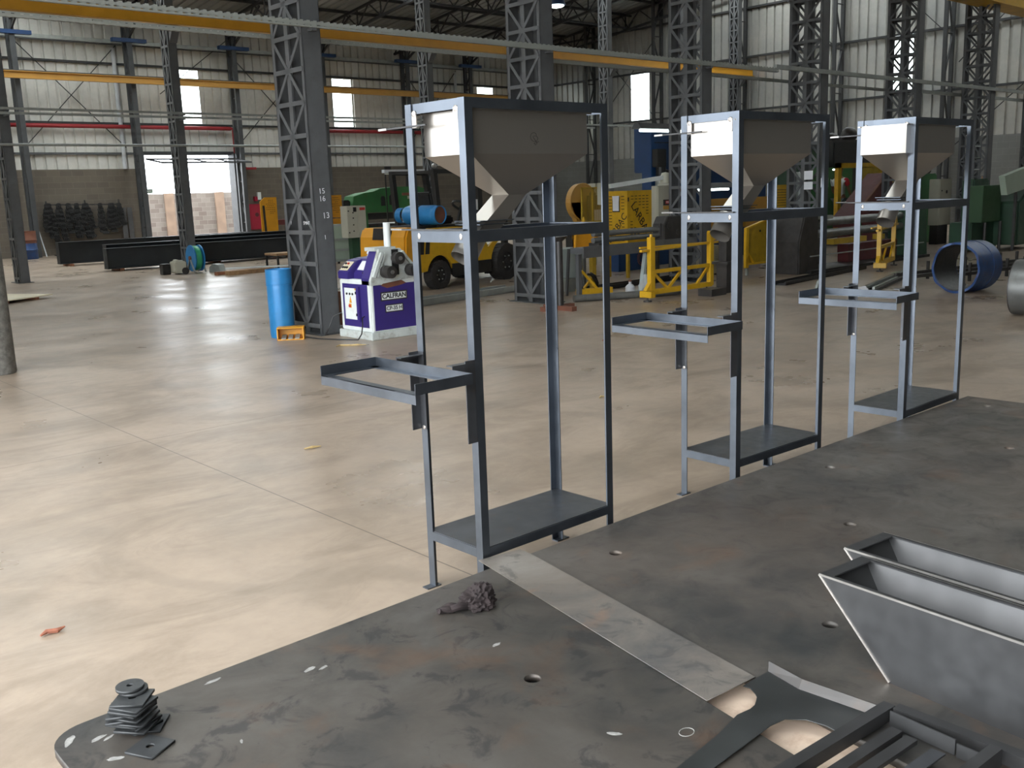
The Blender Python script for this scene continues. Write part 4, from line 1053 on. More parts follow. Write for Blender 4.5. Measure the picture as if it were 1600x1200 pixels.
for y in (.28,.72): MB().prism([(2.17,.6),(2.17,.05),(3.1,.05),(3.1,.075),(2.22,.10),(2.22,.6)],'y',y,y+.1).build('fork',M['black'],t)
MB().sphere((.02,.05,2.03),.045,10,8).build('beacon',M['steel'],t)
MB().box(1.0,1.07,.012,.024,1.28,1.46).build('notice_plate',M['paper'],t)
# gas bottle strapped on the deck (its own thing)
t2=thing('gas_bottle','blue gas bottle lying across the back of the forklift','gas bottle',(10.14+math.cos(yaw)*.05,13.09+math.sin(yaw)*.05,1.23),yaw)
MB().lathe((-.05,-.03,0),(0,1,0),[(0,.09),(.01,.125),(.05,.155),(.09,.165),(.66,.165),(.72,.15),(.76,.11)],28).build('shell',M['blue_tank'],t2,smooth=True)
MB().ring((-.05,-.06,0),(-.05,.02,0),.155,.142,28).build('foot_ring',M['blue_tank'],t2,smooth=True)
MB().ring((-.05,.34,0),(-.05,.37,0),.172,.162,28).build('strap',M['black'],t2)
MB().cyl((-.05,-.04,0),(-.05,-.025,0),.14,20).build('end_cap',M['rust'],t2)
MB().ring((-.05,.76,0),(-.05,.88,0),.13,.12,20).build('collar',M['blue_tank'],t2,smooth=True)
# extinguisher at the forklift pillar
t2=thing('fire_extinguisher','red fire extinguisher clipped beside the forklift guard post','extinguisher',(10.14+.80,13.09+.20,1.08),yaw)
MB().lathe((0,0,0),(0,0,1),[(0,.05),(.02,.06),(.28,.06),(.33,.03),(.36,.025)],16).build('cylinder',M['red'],t2,smooth=True)
MB().box(-.02,.05,-.012,.012,.36,.41).build('handle',M['paper'],t2)

# ================================================================ BENDING MACHINE
t=thing('bending_machine','blue and white three-roll bending machine beside the chalk-marked column','machine',(5.99,9.0,0))
MB().box(-.03,.68,-.03,.64,0,.085).build('plinth',M['white_worn'],t,bevel=.006)
MB().box(0,.65,0,.62,.085,.66).build('cabinet',M['white'],t,bevel=.012)
MB().box(-.004,0,.06,.56,.13,.61).build('side_panel',M['purple'],t)
MB().box(.035,.63,-.004,0,.10,.60).build('front_panel',M['purple'],t)
d_=MB().box(-.03,-.004,.20,.50,.19,.585).build('door',M['purple'],t,bevel=.004)
MB().box(-.033,-.03,.25,.48,.215,.565).build('control_plate',M['white'],d_)
MB().prism([(.335,.40),(.385,.40),(.36,.475)],'x',-.0345,-.033).build('warning_triangle',M['orange'],d_)
MB().box(-.0345,-.033,.345,.40,.345,.39).build('yellow_mark',M['orange'],d_)
MB().cyl((-.045,.375,.365),(-.033,.375,.365),.017,14).build('stop_button',M['signred'],d_)
for y in (.31,.365,.425): MB().cyl((-.042,y,.50),(-.033,y,.50),.013,12).build('knob',M['black'],d_)
MB().box(-.04,-.03,.245,.255,.50,.53).build('latch',M['black'],d_); MB().box(-.04,-.03,.245,.255,.255,.285).build('latch',M['black'],d_)
MB().box(-.034,-.033,.245,.27,.545,.565).build('yellow_mark',M['yellow'],d_)
# upper blue console
MB().prism([(.07,.66),(.07,.72),(.20,.875),(.52,.90),(.62,.90),(.62,.66)],'y',.17,.60).build('console',M['purple'],t,bevel=.006)
MB().prism([(-.01,.66),(-.01,.735),(.13,.86),(.30,.885),(.30,.66)],'y',.42,.63).build('control_head',M['purple'],t,bevel=.006)
v=Vector((-.10,.11)); 
MB().prism([(.006,.753),(.106,.843),(.102,.848),(.002,.758)],'y',.45,.60).build('button_plate',M['ply'],t)
for y,u,mt in ((.565,.28,'black'),(.525,.28,'black'),(.485,.28,'black'),(.515,.72,'signred'),(.565,.72,'black')):
    c_=Vector((.004+.10*u,y,.756+.09*u)); n_=Vector((-.67,0,.74)); MB().cyl(c_,c_+n_*.014,.014,12).build('push_button',M[mt],t)
MB().prism([(.095,.757),(.172,.850),(.169,.853),(.092,.760)],'y',.24,.38).build('label_sheet',M['paper'],t)
MB().prism([(.0,.60),(.0,.68),(.13,.985),(.32,.985),(.32,.60)],'y',.02,.17).build('control_cheek',M['purple'],t,bevel=.004)
MB().sphere((.06,.2,.73),.02,10,8).build('joystick',M['black'],t)
# front roll head: white plate with slot, two slanted bars, three rolls
head=[(.0,.60),(.0,.66),(.13,.99),(.41,.99),(.645,.74),(.645,.66)]
MB().prism([(x,z) for x,z in head],'y',-.02,.02).build('head_plate',M['white_worn'],t)
MB().prism([(.29,.70),(.29,.98),(.38,.98),(.38,.70)],'y',-.024,-.02).build('slide_slot',M['black'],t)
MB().bar((.03,-.035,.69),(.155,-.035,.95),.03,.035).bar((.08,-.03,.69),(.20,-.03,.95),.025,.02).build('slide_bar',M['white_worn'],t)
MB().bar((.42,-.035,.955),(.60,-.035,.745),.03,.03).build('slide_bar',M['white_worn'],t)
for x,z,l in ((.335,.885,.10),(.175,.745,.16),(.51,.745,.14)):
    r=MB().lathe((x,-.02,z),(0,-1,0),[(0,.045),(.015,.05),(.02,.068),(l*.45,.068),(l*.5,.055),(l*.55,.068),(l,.068),(l+.002,.05)],24).build('roll',M['darksteel'],t,smooth=True)
    MB().cyl((x,-.02-l-.018,z),(x,-.02-l,z),.022,12).build('axle_nut',M['steel'],r)
MB().cyl((.33,.10,1.0),(.33,.10,1.27),.04,16).build('hydraulic_cylinder',M['white'],t,smooth=True)
MB().box(.1,.38,.02,.22,.97,1.01).build('head_cap',M['white_worn'],t)
MB().box(.29,.44,.09,.11,1.262,1.275).build('cylinder_arm',M['white'],t)
MB().prism([(.14,.59),(.22,.56),(.40,.58),(.48,.6),(.40,.645),(.2,.64)],'y',-.0045,-.001).build('oil_stain',M['rust'],t)
pl=MB().box(.14,.47,-.008,-.004,.435,.505).build('name_plate',M['white'],t); MB().box(.125,.485,-.0065,-.0042,.42,.52).build('plate_border',M['darksteel'],pl)
text('CALFRAN',.074,M['black'],'lettering',pl,(.305,-.0095,.470),off=.002)
pl=MB().box(.19,.41,-.008,-.004,.30,.365).build('name_plate',M['white'],t); MB().box(.178,.422,-.0065,-.0042,.288,.377).build('plate_border',M['darksteel'],pl)
text('CP-35 H',.060,M['black'],'lettering',pl,(.30,-.0095,.333),off=.001)
# white cloth on the console
bm=bmesh.new(); bmesh.ops.create_icosphere(bm,subdivisions=4,radius=1)
for v_ in bm.verts:
    p=v_.co.copy(); s_=1+.5*noise.noise(p*2.2+Vector((4,4,1)))-.35*abs(noise.noise(p*4))
    v_.co=Vector((p.x*.06*s_,p.y*.10*s_,max(0,(p.z+.35)*.05*s_*(1.3-p.y*.6))))
me=bpy.data.meshes.new('white_cloth'); bm.to_mesh(me); bm.free()
o=link('white_cloth',me,M['cloth'],smooth=True); o.location=(6.30,9.36,.895); tag(o,'crumpled white cloth lying on the bending machine','cloth')

# blue gas cylinder, foot pedal, crate
t=thing('gas_cylinder','tall blue gas cylinder standing in front of the chalk-marked column','gas cylinder',(5.52,10.16,0))
MB().lathe((0,0,0),(0,0,1),[(0,.132),(.03,.138),(.05,.140),(.56,.143),(.60,.142),(.63,.135)],30).build('shell',M['blue_tank'],t,smooth=True)
MB().ring((0,0,.62),(0,0,.785),.147,.140,30).build('collar',M['blue_tank'],t,smooth=True)
MB().ring((0,0,.60),(0,0,.612),.149,.139,30).build('seam',M['blue_tank'],t)
MB().cyl((0,0,.63),(0,0,.70),.03,12).build('valve',M['rust'],t)
t=thing('foot_pedal','small yellow foot pedal switch on the floor beside the blue gas cylinder','foot pedal',(5.48,9.90,0),-.62)
m=MB().box(-.15,.15,-.08,.09,.0,.012).box(-.15,-.138,-.08,.09,0,.13).box(.138,.15,-.08,.09,0,.13).box(-.15,.15,.078,.09,0,.13).prism([(-.08,.13),(.09,.13),(.09,.142),(-.05,.142)],'x',-.15,.15)
m.build('housing',M['orange'],t)
for x in (-.075,.0,.075): MB().bar((x,-.10,.02),(x,.04,.045),.05,.012).build('pedal',M['galv'],t)
t=thing('wooden_crate','reddish wooden crate half hidden behind the bending machine','crate',(6.62,10.28,0),.1)
m=MB()
for i in range(5): m.box(-.2,.2,-.16,-.14,.02+.085*i,.095+.085*i).box(-.2,-.18,-.16,.16,.02+.085*i,.095+.085*i)
m.build('slat',M['crate'],t); MB().box(-.215,-.18,-.175,-.14,0,.45).build('corner_post',M['crate'],t); MB().box(.16,.2,-.175,-.14,0,.45).build('corner_post',M['crate'],t); MB().box(-.18,.2,-.14,.16,.02,.40).build('back_board',M['crate'],t)
o=MB().pipe([(5.95,9.55,.28),(5.88,9.62,.24),(5.83,9.66,.10),(5.82,9.72,.02),(5.9,9.8,.012)],.008,6).build('power_cable',M['black']); tag(o,'black cable hanging from the left edge of the bending machine','cable')
o=MB().pipe([(5.97,9.12,.26),(5.93,9.10,.25),(5.90,9.06,.17),(5.88,9.06,.08),(5.87,9.12,.012),(5.75,9.35,.01),(5.65,9.6,.01),(5.60,9.78,.02)],.007,6).build('power_cable',M['black']); tag(o,'black cable looping from the bending machine to the foot pedal','cable')
# chalk figures on the big column
for s_,y_,z_,x_,sz in (('15',9.858,1.64,5.985,.085),('16',9.858,1.555,5.985,.085),('13',9.858,1.365,6.02,.095),('1',9.858,1.12,5.99,.07)):
    text(s_,sz,M['paper'],'chalk_mark',chalk,(x_-5.87,y_-9.86-.003,z_),'-y',.05)
text('I',.055,M['paper'],'chalk_mark',chalk,(-.009,.52,1.287),'-x'); text('SMNT',.055,M['paper'],'chalk_mark',chalk,(-.009,.17,1.287),'-x')
# papers taped on the column behind the second stand
for y_,z_,h_ in ((.12,1.60,.16),(.12,1.42,.14)): MB().box(-.012,-.008,y_,y_+.18,z_,z_+h_).build('taped_paper',M['paper'],taped)
MB().box(-.012,-.008,-.20,-.05,1.45,1.62).build('taped_paper',M['paper'],taped)
# ================================================================ RIGHT SIDE OF THE HALL
# steel post stand in front of the conveyor
t=thing('pipe_stand','dark round post on a cross base behind the nearest hopper stand','stand',(9.12,9.22,0))
MB().cyl((0,0,.05),(0,0,.93),.05,16).build('post',M['darksteel'],t,smooth=True)
MB().lathe((0,0,.90),(0,0,1),[(0,.05),(.06,.12),(.07,.12)],16).build('head',M['darksteel'],t)
MB().bar((-.28,0.05,.03),(.28,.05,.03),.09,.06).bar((-.02,-.28,.03),(-.02,.26,.03),.09,.06).build('base',M['rust'],t)

# roller bench (long grey channel on slanted legs)
t=thing('roller_bench','long grey bench with slanted pale legs behind the hopper stands','bench',(9.86,9.62,0))
MB().box(0,2.55,-.12,.12,.68,.76).box(0,2.55,-.14,-.12,.62,.78).build('channel',M['column'],t)
for x in (1.42,): MB().bar((x-.12,-.05,.0),(x+.02,-.05,.70),.06,.05).build('leg',M['curtain'],t)
MB().bar((2.45,.06,0),(2.45,.06,.70),.06,.06).build('leg',M['column'],t); MB().bar((.12,.08,0),(.12,.08,.66),.06,.06).build('leg',M['column'],t)
MB().box(1.16,1.46,-.12,.02,0,.06).build('foot',M['curtain'],t)
# two rolls with bearing block
t=thing('twin_roll','pair of long dark rolls with a bearing block behind the nearest hopper stand','rolls',(10.2,9.62,.0))
for z in (.935,.845): MB().cyl((0,0,z),(1.46,0,z),.040,18).build('roll',M['roll'],t,smooth=True)
MB().prism([(1.44,.76),(1.44,1.0),(1.52,1.12),(1.82,1.12),(1.90,1.0),(1.90,.76)],'y',-.115,.115).build('bearing_block',M['darksteel'],t,bevel=.01)
MB().box(1.42,1.44,-.06,.06,.82,1.02).build('keeper',M['darksteel'],t)
MB().cyl((1.55,-.13,.98),(1.55,-.12,.98),.05,14).build('bolt',M['darksteel'],t); MB().cyl((1.75,-.13,.88),(1.75,-.12,.88),.04,14).build('bolt',M['darksteel'],t)
MB().box(.02,.10,-.1,.1,.76,.81).build('roll_block',M['darksteel'],t)
# orange tray box on a yellow post with base frame
t=thing('yellow_carriage','yellow carriage with a box on top of a post, left of the second hopper stand','carriage',(10.40,10.22,0))
MB().box(0,.48,-.02,.0,.72,.93).box(0,.03,-.06,.0,.72,.95).box(.45,.48,-.06,.0,.72,.95).box(0,.48,-.06,-.0,.70,.725).build('box',M['orange'],t)
MB().box(.44,.52,.02,.09,.05,.74).build('post',M['yellow_dark'],t)
MB().bar((-.05,-.12,.07),(.50,-.30,.07),.09,.09).bar((.1,-.2,.07),(.55,.1,.07),.06,.06).bar((.05,-.12,.38),(.28,-.22,.10),.03,.035).bar((.47,.0,.3),(.22,.0,.1),.03,.03).build('base_frame',M['yellow'],t)
MB().cyl((.18,.1,.86),(.18,.12,.86),.07,16).build('round_top',M['orange'],t)
MB().pipe([(.2,-.1,.32),(.26,-.12,.30),(.36,-.12,.20),(.4,-.12,.12)],.02,6).pipe([(.26,-.1,.33),(.34,-.12,.28),(.42,-.1,.16)],.02,6).build('hose',M['black'],t)
MB().bar((.0,.15,0),(.02,.1,.7),.035,.035).build('brace',M['column'],t); MB().bar((.44,.2,0),(.35,.1,.7),.035,.035).build('brace',M['column'],t)
o=MB().lathe((0,0,0),(0,0,1),[(0,.19),(.01,.20),(.43,.245),(.45,.255),(.46,.245)],20).build('plastic_bin',M['curtain'],smooth=True); o.location=(11.1,11.0,.2); tag(o,'grey plastic bin under the long grey bench','bin')
o=MB().box(-.3,.3,-.25,.25,0,.2).build('low_block',M['galv']); o.location=(11.1,11.0,0); tag(o,'low grey block carrying the grey plastic bin','block')
o=MB().box(-.06,.06,-.02,.02,0,.66).build('door_strip',M['plastic']); o.location=(10.62,10.75,0); tag(o,'narrow pale upright board left of the grey plastic bin','board')
# steel tube, jug and bag on the floor
o=MB().cyl((0,0,.05),(1.55,-.72,.05),.05,16).build('steel_tube',M['roll'],smooth=True); o.location=(9.85,9.68,0); tag(o,'grey steel tube lying on the floor behind the nearest hopper stand','tube')
t=thing('plastic_jug','small milky plastic jug on the floor under the long grey bench','jug',(10.96,9.60,0))
MB().lathe((0,0,0),(0,0,1),[(0,.07),(.01,.075),(.12,.075),(.15,.05),(.17,.022),(.2,.022)],16).build('body',M['plastic'],t,smooth=True); MB().cyl((0,0,.2),(0,0,.225),.025,12).build('cap',M['rust'],t)
bm=bmesh.new(); bmesh.ops.create_icosphere(bm,subdivisions=4,radius=1)
for v_ in bm.verts:
    p=v_.co.copy(); s_=1+.3*noise.noise(p*2+Vector((1,7,1)))-.15*abs(noise.noise(p*5))
    v_.co=Vector((p.x*.12*s_*(1-.45*max(0,p.z)),p.y*.10*s_*(1-.45*max(0,p.z)),max(0,(p.z+.75)*.16*s_)))
me=bpy.data.meshes.new('plastic_bag'); bm.to_mesh(me); bm.free()
o=link('plastic_bag',me,M['bag'],smooth=True); o.location=(11.20,9.50,0); tag(o,'clear plastic bag standing on the floor next to the milky jug','bag')

# yellow roll supports (frames with truss bracing)
def support(name,lab,loc,rz,group='yellow support frames'):
    t=thing(name,lab,'support frame',loc,rz,group); Y=M['yellow']
    MB().box(-.045,.045,-.035,.035,.10,.88).build('upright',Y,t); MB().box(1.31,1.39,-.035,.035,.10,.88).build('upright',Y,t)
    MB().bar((0,0,.40),(1.35,0,.40),.05,.05).bar((-.1,0,.12),(1.35,0,.12),.08,.07).build('cross_beam',Y,t)
    MB().bar((.05,0,.38),(.36,0,.14),.03,.035).build('brace',Y,t); MB().bar((.36,0,.14),(.68,0,.38),.03,.035).build('brace',Y,t); MB().bar((1.30,0,.38),(1.02,0,.14),.03,.035).build('brace',Y,t)
    MB().prism([(-.045,.10),(-.14,.10),(-.14,.15),(-.045,.26)],'y',-.03,.03).build('gusset',Y,t)
    m=MB().box(-.19,-.10,-.16,-.15,.06,.15).box(-.19,-.18,-.16,.05,.06,.15).box(-.11,-.10,-.16,.05,.06,.15).box(-.19,-.10,-.16,.05,.06,.068).box(-.19,-.10,-.16,.05,.142,.15); m.build('socket',Y,t)
    MB().cyl((.0,0,.88),(.0,0,.92),.022,10).build('pin',Y,t)
    MB().bar((-.22,0,.70),(1.72,0,.735),.045,.03).bar((-.1,.12,.735),(1.4,.02,.73),.03,.025).build('top_rail',Y,t)
    MB().prism([(1.31,.74),(1.31,.9),(1.42,.9),(1.55,.78),(1.52,.76),(1.39,.76)],'y',-.03,.03).build('cradle',Y,t)
    for x in (-.14,1.2): MB().cyl((x,-.05,0),(x,-.05,.015),.06,14).cyl((x,-.05,.015),(x,-.05,.09),.012,8).build('levelling_foot',M['darksteel'],t)
    return t
p0=support('support_frame','bright yellow bracing frame standing between the nearest and middle hopper stands',(10.56,8.86,0),0.0)
p1=copy_tree(p0); p1.location=(16.12,8.42,0); p1.rotation_euler.z=.3; tag(p1,'yellow bracing frame behind the farthest hopper stand, left of the blue pipe ring','support frame','yellow support frames')
# steel pedestal with blue bottle
t=thing('pedestal','dark steel pedestal with a small base plate behind the middle hopper stand','pedestal',(11.95,8.62,0))
MB().box(-.09,.09,-.09,.09,0,.42).build('block',M['darksteel'],t); MB().box(-.14,.14,-.14,.14,.42,.46).build('top_plate',M['darksteel'],t); MB().box(-.07,.07,-.07,.07,.46,.8).build('upper_post',M['darksteel'],t)
MB().box(.10,.14,-.05,.05,.1,.38).build('blue_strip',M['blue'],t)
o=MB().box(-.25,.1,-.12,.12,0,.10).build('steel_block',M['darksteel']); o.location=(11.62,8.55,0); tag(o,'flat dark steel block on the floor left of the pedestal','steel block')
o=MB().prism([(-.12,0),(.10,0),(.10,.2),(-.05,.12)],'y',-.02,.02).build('bracket_plate',M['galv']); o.location=(13.05,7.72,0); tag(o,'grey triangular plate standing on the floor below the yellow shield','plate')

# ---------------------------------------------------------------- blue press brake
t=thing('blue_press','very large blue press brake behind the slotted yellow guards','press',(15.40,12.9,0))
B_=M['blue']
MB().prism([(0,0),(0,2.6),(.18,2.79),(1.0,2.79),(1.0,2.2),(.75,2.1),(.75,.0)],'y',0,.25).build('side_frame',B_,t,bevel=.01); MB().prism([(3.2,0),(3.2,2.79),(4.0,2.79),(4.0,0)],'y',0,.25).build('side_frame',B_,t,bevel=.01)
MB().box(.05,3.9,.2,.5,1.85,2.80).build('crown',B_,t,bevel=.02)
MB().box(.75,3.9,.1,.24,1.15,2.0).build('ram',B_,t)
MB().box(.2,3.9,.15,.5,0,.75).build('bed',M['blue_worn'],t)
MB().box(.10,.85,-.008,0,2.42,2.44).build('panel_seam',M['black'],t)
MB().box(.02,.28,-.16,.0,1.95,2.30).cyl((.15,-.12,1.75),(.15,-.12,1.95),.10,14).build('hydraulic_motor',M['black'],t,bevel=.01)
MB().cyl((.15,-.1,.9),(.15,-.1,1.75),.10,16).build('hydraulic_cylinder',M['galv'],t,smooth=True)
MB().pipe([(.25,-.1,1.9),(.42,-.14,1.85),(.5,-.14,1.7),(.45,-.12,1.55)],.03,8).sphere((.5,-.14,1.78),.06,10,8).build('hydraulic_line',M['darksteel'],t,smooth=True)
MB().pipe([(.5,-.15,1.25),(.6,-.2,1.45),(.8,-.2,1.5),(.9,-.15,1.4)],.09,10).build('swivel_joint',M['rust'],t,smooth=True)
# twisted chain loops drawn on the lower panel
MB().box(-1.42,-.32,-.38,-.1,.0,.44).build('lower_skirt',B_,t)
m=MB()
for r_ in (.10,.14): m.pipe([(-.75+r_*math.cos(q),-.39,.22+r_*math.sin(q)) for q in [i*.3 for i in range(19)]],.006,5)
m.pipe([(-.75,-.39,.40),(-.73,-.39,.25),(-.78,-.39,.08)],.008,5); m.build('painted_scrawl',M['rust'],t)
# lit tubes on the press
for lab,x0,x1,y,z in (('lit fluorescent tube fixture above the blue press, left of the middle hopper stand',13.9,15.62,11.9,2.57),('lit fluorescent tube fixture low on the blue press, behind the middle hopper stand',15.30,16.58,11.9,1.475)):
    t=thing('tube_lamp',lab,'lamp',(x0,y,z),0,'lit tube fixtures'); L=x1-x0
    MB().prism([(-.12,.03),(-.04,.13),(.04,.13),(.12,.03)],'x',-.1,L+.1).build('reflector',M['column'],t)
    MB().cyl((0,0,.0),(L*.47,0,.0),.022,10).build('tube',M['tube'],t); MB().cyl((L*.5,0,.0),(L,0,.0),.022,10).build('tube',M['tube'],t)
    MB().bar((L*.5,0,.12),(L*.5,0,(6.0-z) if z>2 else .9),.02,.02).build('hanger_rod',M['black'],t)
    MB().bar((L*.5,0,.9),(L*.5,1.2,.9),.02,.02).build('hanger_arm',M['black'],t) if z<2 else None
# lower guards: yellow darkened in the colour to put in their shade
t=thing('press_guard','yellow guard wall of the blue press, coloured dull for its shade, behind the middle hopper stand','guard',(15.3,11.55,0))
MB().box(0,2.3,0,.04,.72,1.30).build('panel',M['rail_ochre'],t); MB().box(.72,.76,-.012,0,1.05,1.15).build('lock',M['black'],t); MB().box(1.35,1.37,-.004,0,.74,1.28).build('panel_seam',M['yellow_dark'],t)
for x in (.05,2.2): MB().box(x,x+.05,.0,.05,0,.72).build('post',M['yellow_dark'],t)
# slotted guard with lettering
t=thing('machine_guard','yellow slotted guard corner with large slanted cut-out lettering in front of the blue press','guard',(13.10,11.52,0),0,'yellow slotted machine guards')
MB().box(0,.66,0,.025,.58,1.515).build('front_panel',M['yellow'],t)
p=MB().box(0,.025,.025,.47,.58,1.515).build('side_panel',M['yellow'],t)
m=MB()
for i in range(7):
    z=1.42-.052*i
    for k_ in range(5):
        if i>1 and k_<min(i-1,4): continue
        m.box(.10+.10*k_,.165+.10*k_,-.003,0,z-.006,z+.006)
for i in range(6):
    z=.98-.055*i
    for k_ in range(1+min(i//2,2)): m.box(.08+.09*k_,.14+.09*k_,-.003,0,z-.006,z+.006)
m.build('slot',M['black'],t)
m=MB()
for i in range(10):
    z=1.42-.055*i; m.box(-.003,0,.36,.43,z-.006,z+.006)
    if i<5: m.box(-.003,0,.07,.14,z-.006,z+.006)
for i in range(6):
    z=.95-.06*i; m.box(-.003,0,.07,.13,z-.006,z+.006)
    if i>2: m.box(-.003,0,.18,.26,z-.006,z+.006)
m.build('slot',M['black'],p)
text('LARBAC',.20,M['black'],'cut_lettering',t,(.36,-.004,1.00),'-y',-math.radians(52))
text('LARBAC',.17,M['black'],'cut_lettering',p,(-.004,.24,.87),'-x',math.radians(50))
MB().box(.01,.035,-.012,0,1.33,1.40).build('lock',M['black'],t)
pf=MB().box(-.012,-.004,.17,.34,1.15,1.42).build('leaflet_holder',M['darksteel'],p); MB().prism([(.185,1.17),(.325,1.17),(.325,1.33),(.335,1.43),(.175,1.43),(.185,1.33)],'x',-.018,-.012).build('leaflet',M['paper'],pf)
MB().bar((0,0,.0),(0,0,.6),.05,.05).build('post',M['yellow_dark'],t); MB().bar((.64,.01,0),(.64,.01,.6),.05,.05).build('post',M['yellow_dark'],t); MB().bar((.01,.45,0),(.01,.45,.6),.05,.05).build('post',M['yellow_dark'],t)
# beige switch cabinet with swing arm on top
t=thing('control_cabinet','tall beige switch cabinet with red danger label right of the lettered guard','cabinet',(13.46,11.14,0))
MB().box(.0,.56,0,.14,.55,1.58).build('case',M['beige'],t,bevel=.008); MB().box(.01,.55,-.012,0,.57,1.56).build('door',M['beige'],t)
MB().box(.14,.44,-.017,-.012,1.24,1.34).build('danger_label',M['black'],t); MB().box(.20,.38,-.019,-.017,1.265,1.32).build('danger_label_red',M['signred'],t); MB().box(.14,.44,-.017,-.012,1.17,1.235).build('caution_label',M['rail_ochre'],t)
text('PERIGO',.045,M['paper'],'lettering',t,(.29,-.02,1.292))
MB().box(.02,.12,-.04,-.012,.70,.82).build('lock',M['black'],t); MB().prism([(.04,.83),(.10,.83),(.07,.92)],'y',-.016,-.012).build('warning_triangle',M['rail_ochre'],t)
MB().box(.02,.07,.02,.12,0,.55).build('leg',M['darksteel'],t); MB().box(.45,.50,.02,.12,0,.55).build('leg',M['darksteel'],t)
MB().lathe((.30,.07,1.58),(0,0,1),[(0,.13),(.03,.13),(.05,.10),(.12,.085),(.16,.09),(.22,.06),(.23,.01)],18).build('swivel_base',M['beige'],t,smooth=True)
MB().bar((.25,.07,1.72),(-.95,.25,1.60),.06,.07).build('swing_arm',M['white'],t)
MB().box(-1.14,-.98,.25,.36,1.3,1.66).build('arm_head',M['beige'],t)
# mesh fence and yellow wheel cover
t=thing('mesh_fence','yellow wire mesh fence panel left of the lettered guard','fence',(13.33,12.85,0))
MB().box(0,.6,0,.004,.98,1.58).build('wire_mesh',M['mesh'],t)
MB().box(0,.03,-.015,.015,0,1.6).box(.29,.32,-.015,.015,0,1.6).box(.58,.61,-.015,.015,0,1.6).box(0,.6,-.015,.015,1.57,1.6).box(0,.6,-.015,.015,.95,.98).build('fence_frame',M['yellow_dark'],t)
MB().sphere((.02,-.03,.97),(.035,.035,.1),12,8).build('post_cap',M['yellow'],t)
t=thing('belt_guard','round dull yellow belt guard behind the mesh fence','guard',(14.15,13.6,1.32))
MB().cyl((0,.0,0),(0,.12,0),.36,32).prism([(-.34,.0),(-.14,-.42),(.30,-.30),(.34,0)],'y',0,.12).build('cover',M['rail_ochre'],t)
MB().ring((0,-.02,0),(0,.02,0),.37,.34,32).build('rim',M['rail_ochre'],t)
MB().box(.05,.2,-.25,-.05,-.35,.12).sphere((.12,-.15,.14),.07,10,8).build('motor',M['black'],t); MB().box(-.05,.25,-.35,-.3,-.4,-.15).build('switch_plate',M['paper'],t)
MB().box(-.45,.9,-.25,.1,-.62,-.42).build('machine_bed',M['darksteel'],t); MB().box(-.4,-.3,-.2,.1,-1.32,-.62).build('leg',M['darksteel'],t); MB().box(.75,.85,-.2,.1,-1.32,-.62).build('leg',M['darksteel'],t)
MB().box(-.5,-.42,-.3,-.2,-.65,-.42).build('yellow_stop',M['yellow'],t)
t=thing('electric_box','pale grey electric box on a frame behind the mesh fence','box',(15.05,14.1,0))
MB().box(0,.4,0,.2,1.35,1.68).build('case',M['beige'],t); MB().box(.02,.06,.05,.1,0,1.35).build('leg',M['galv'],t); MB().box(.34,.38,.05,.1,0,1.35).build('leg',M['galv'],t)
t=thing('white_cabinet','low white vented cabinet standing right of the blue press skirt','cabinet',(14.0,10.45,0))
MB().box(0,.34,0,.3,.03,.52).build('case',M['beige'],t,bevel=.01); m=MB(); 
for i in range(9): m.box(.05,.12,-.004,0,.20+.03*i,.215+.03*i); m.box(.2,.27,-.004,0,.20+.03*i,.215+.03*i)
m.build('louvre',M['galv'],t); MB().box(.02,.06,.02,.28,0,.03).build('foot',M['black'],t); MB().box(.28,.32,.02,.28,0,.03).build('foot',M['black'],t)
# yellow shield on legs
t=thing('yellow_shield','yellow sloping-topped shield plate on legs between the middle and farthest hopper stands','shield',(14.28,9.9,0))
MB().prism([(0,.2),(0,.80),(.62,.93),(1.15,.93),(1.08,.2)],'y',0,.02).build('plate',M['yellow_dark'],t)
MB().box(-.03,.05,-.05,.0,.14,.82).build('edge_post',M['yellow'],t); MB().box(1.06,1.14,-.05,.0,.2,.95).build('edge_post',M['yellow'],t)
MB().bar((0,-.02,.81),(.62,-.02,.94),.05,.03).bar((.62,-.02,.94),(1.15,-.02,.94),.05,.03).bar((0,-.02,.2),(1.1,-.02,.2),.05,.03).bar((.05,-.02,.4),(.25,-.02,.2),.03,.03).build('edge_strip',M['yellow'],t)
MB().bar((.1,.02,0),(.1,.02,.25),.04,.04).build('leg',M['galv'],t); MB().bar((1.0,.02,0),(1.0,.02,.25),.04,.04).build('leg',M['galv'],t)
MB().cyl((.45,-.01,.75),(.45,0,.75),.02,10).build('hole',M['black'],t)
t=thing('machine_guard','narrow yellow slotted guard strip right of the middle hopper chute','guard',(16.85,10.98,0),0,'yellow slotted machine guards')
MB().box(0,.42,0,.02,.85,1.52).build('panel',M['yellow'],t); m=MB()
for i in range(11): m.box(.05,.36,-.003,0,.92+.05*i,.93+.05*i)
m.build('slot',M['black'],t); MB().box(.02,.06,0,.04,0,.85).build('post',M['yellow_dark'],t); MB().box(.36,.40,0,.04,0,.85).build('post',M['yellow_dark'],t)
for x,lab,mt,r in ((17.38,'upright blue steel tube right of the middle hopper chute','blue_worn',.07),(17.66,'upright grey steel tube next to the blue one','galv',.11)):
    o=MB().lathe((0,0,0),(0,0,1),[(0,r),(1.75,r),(1.76,r*.8)],16).build('upright_tube',M[mt],smooth=True); o.location=(x,10.95,0); tag(o,lab,'tube')

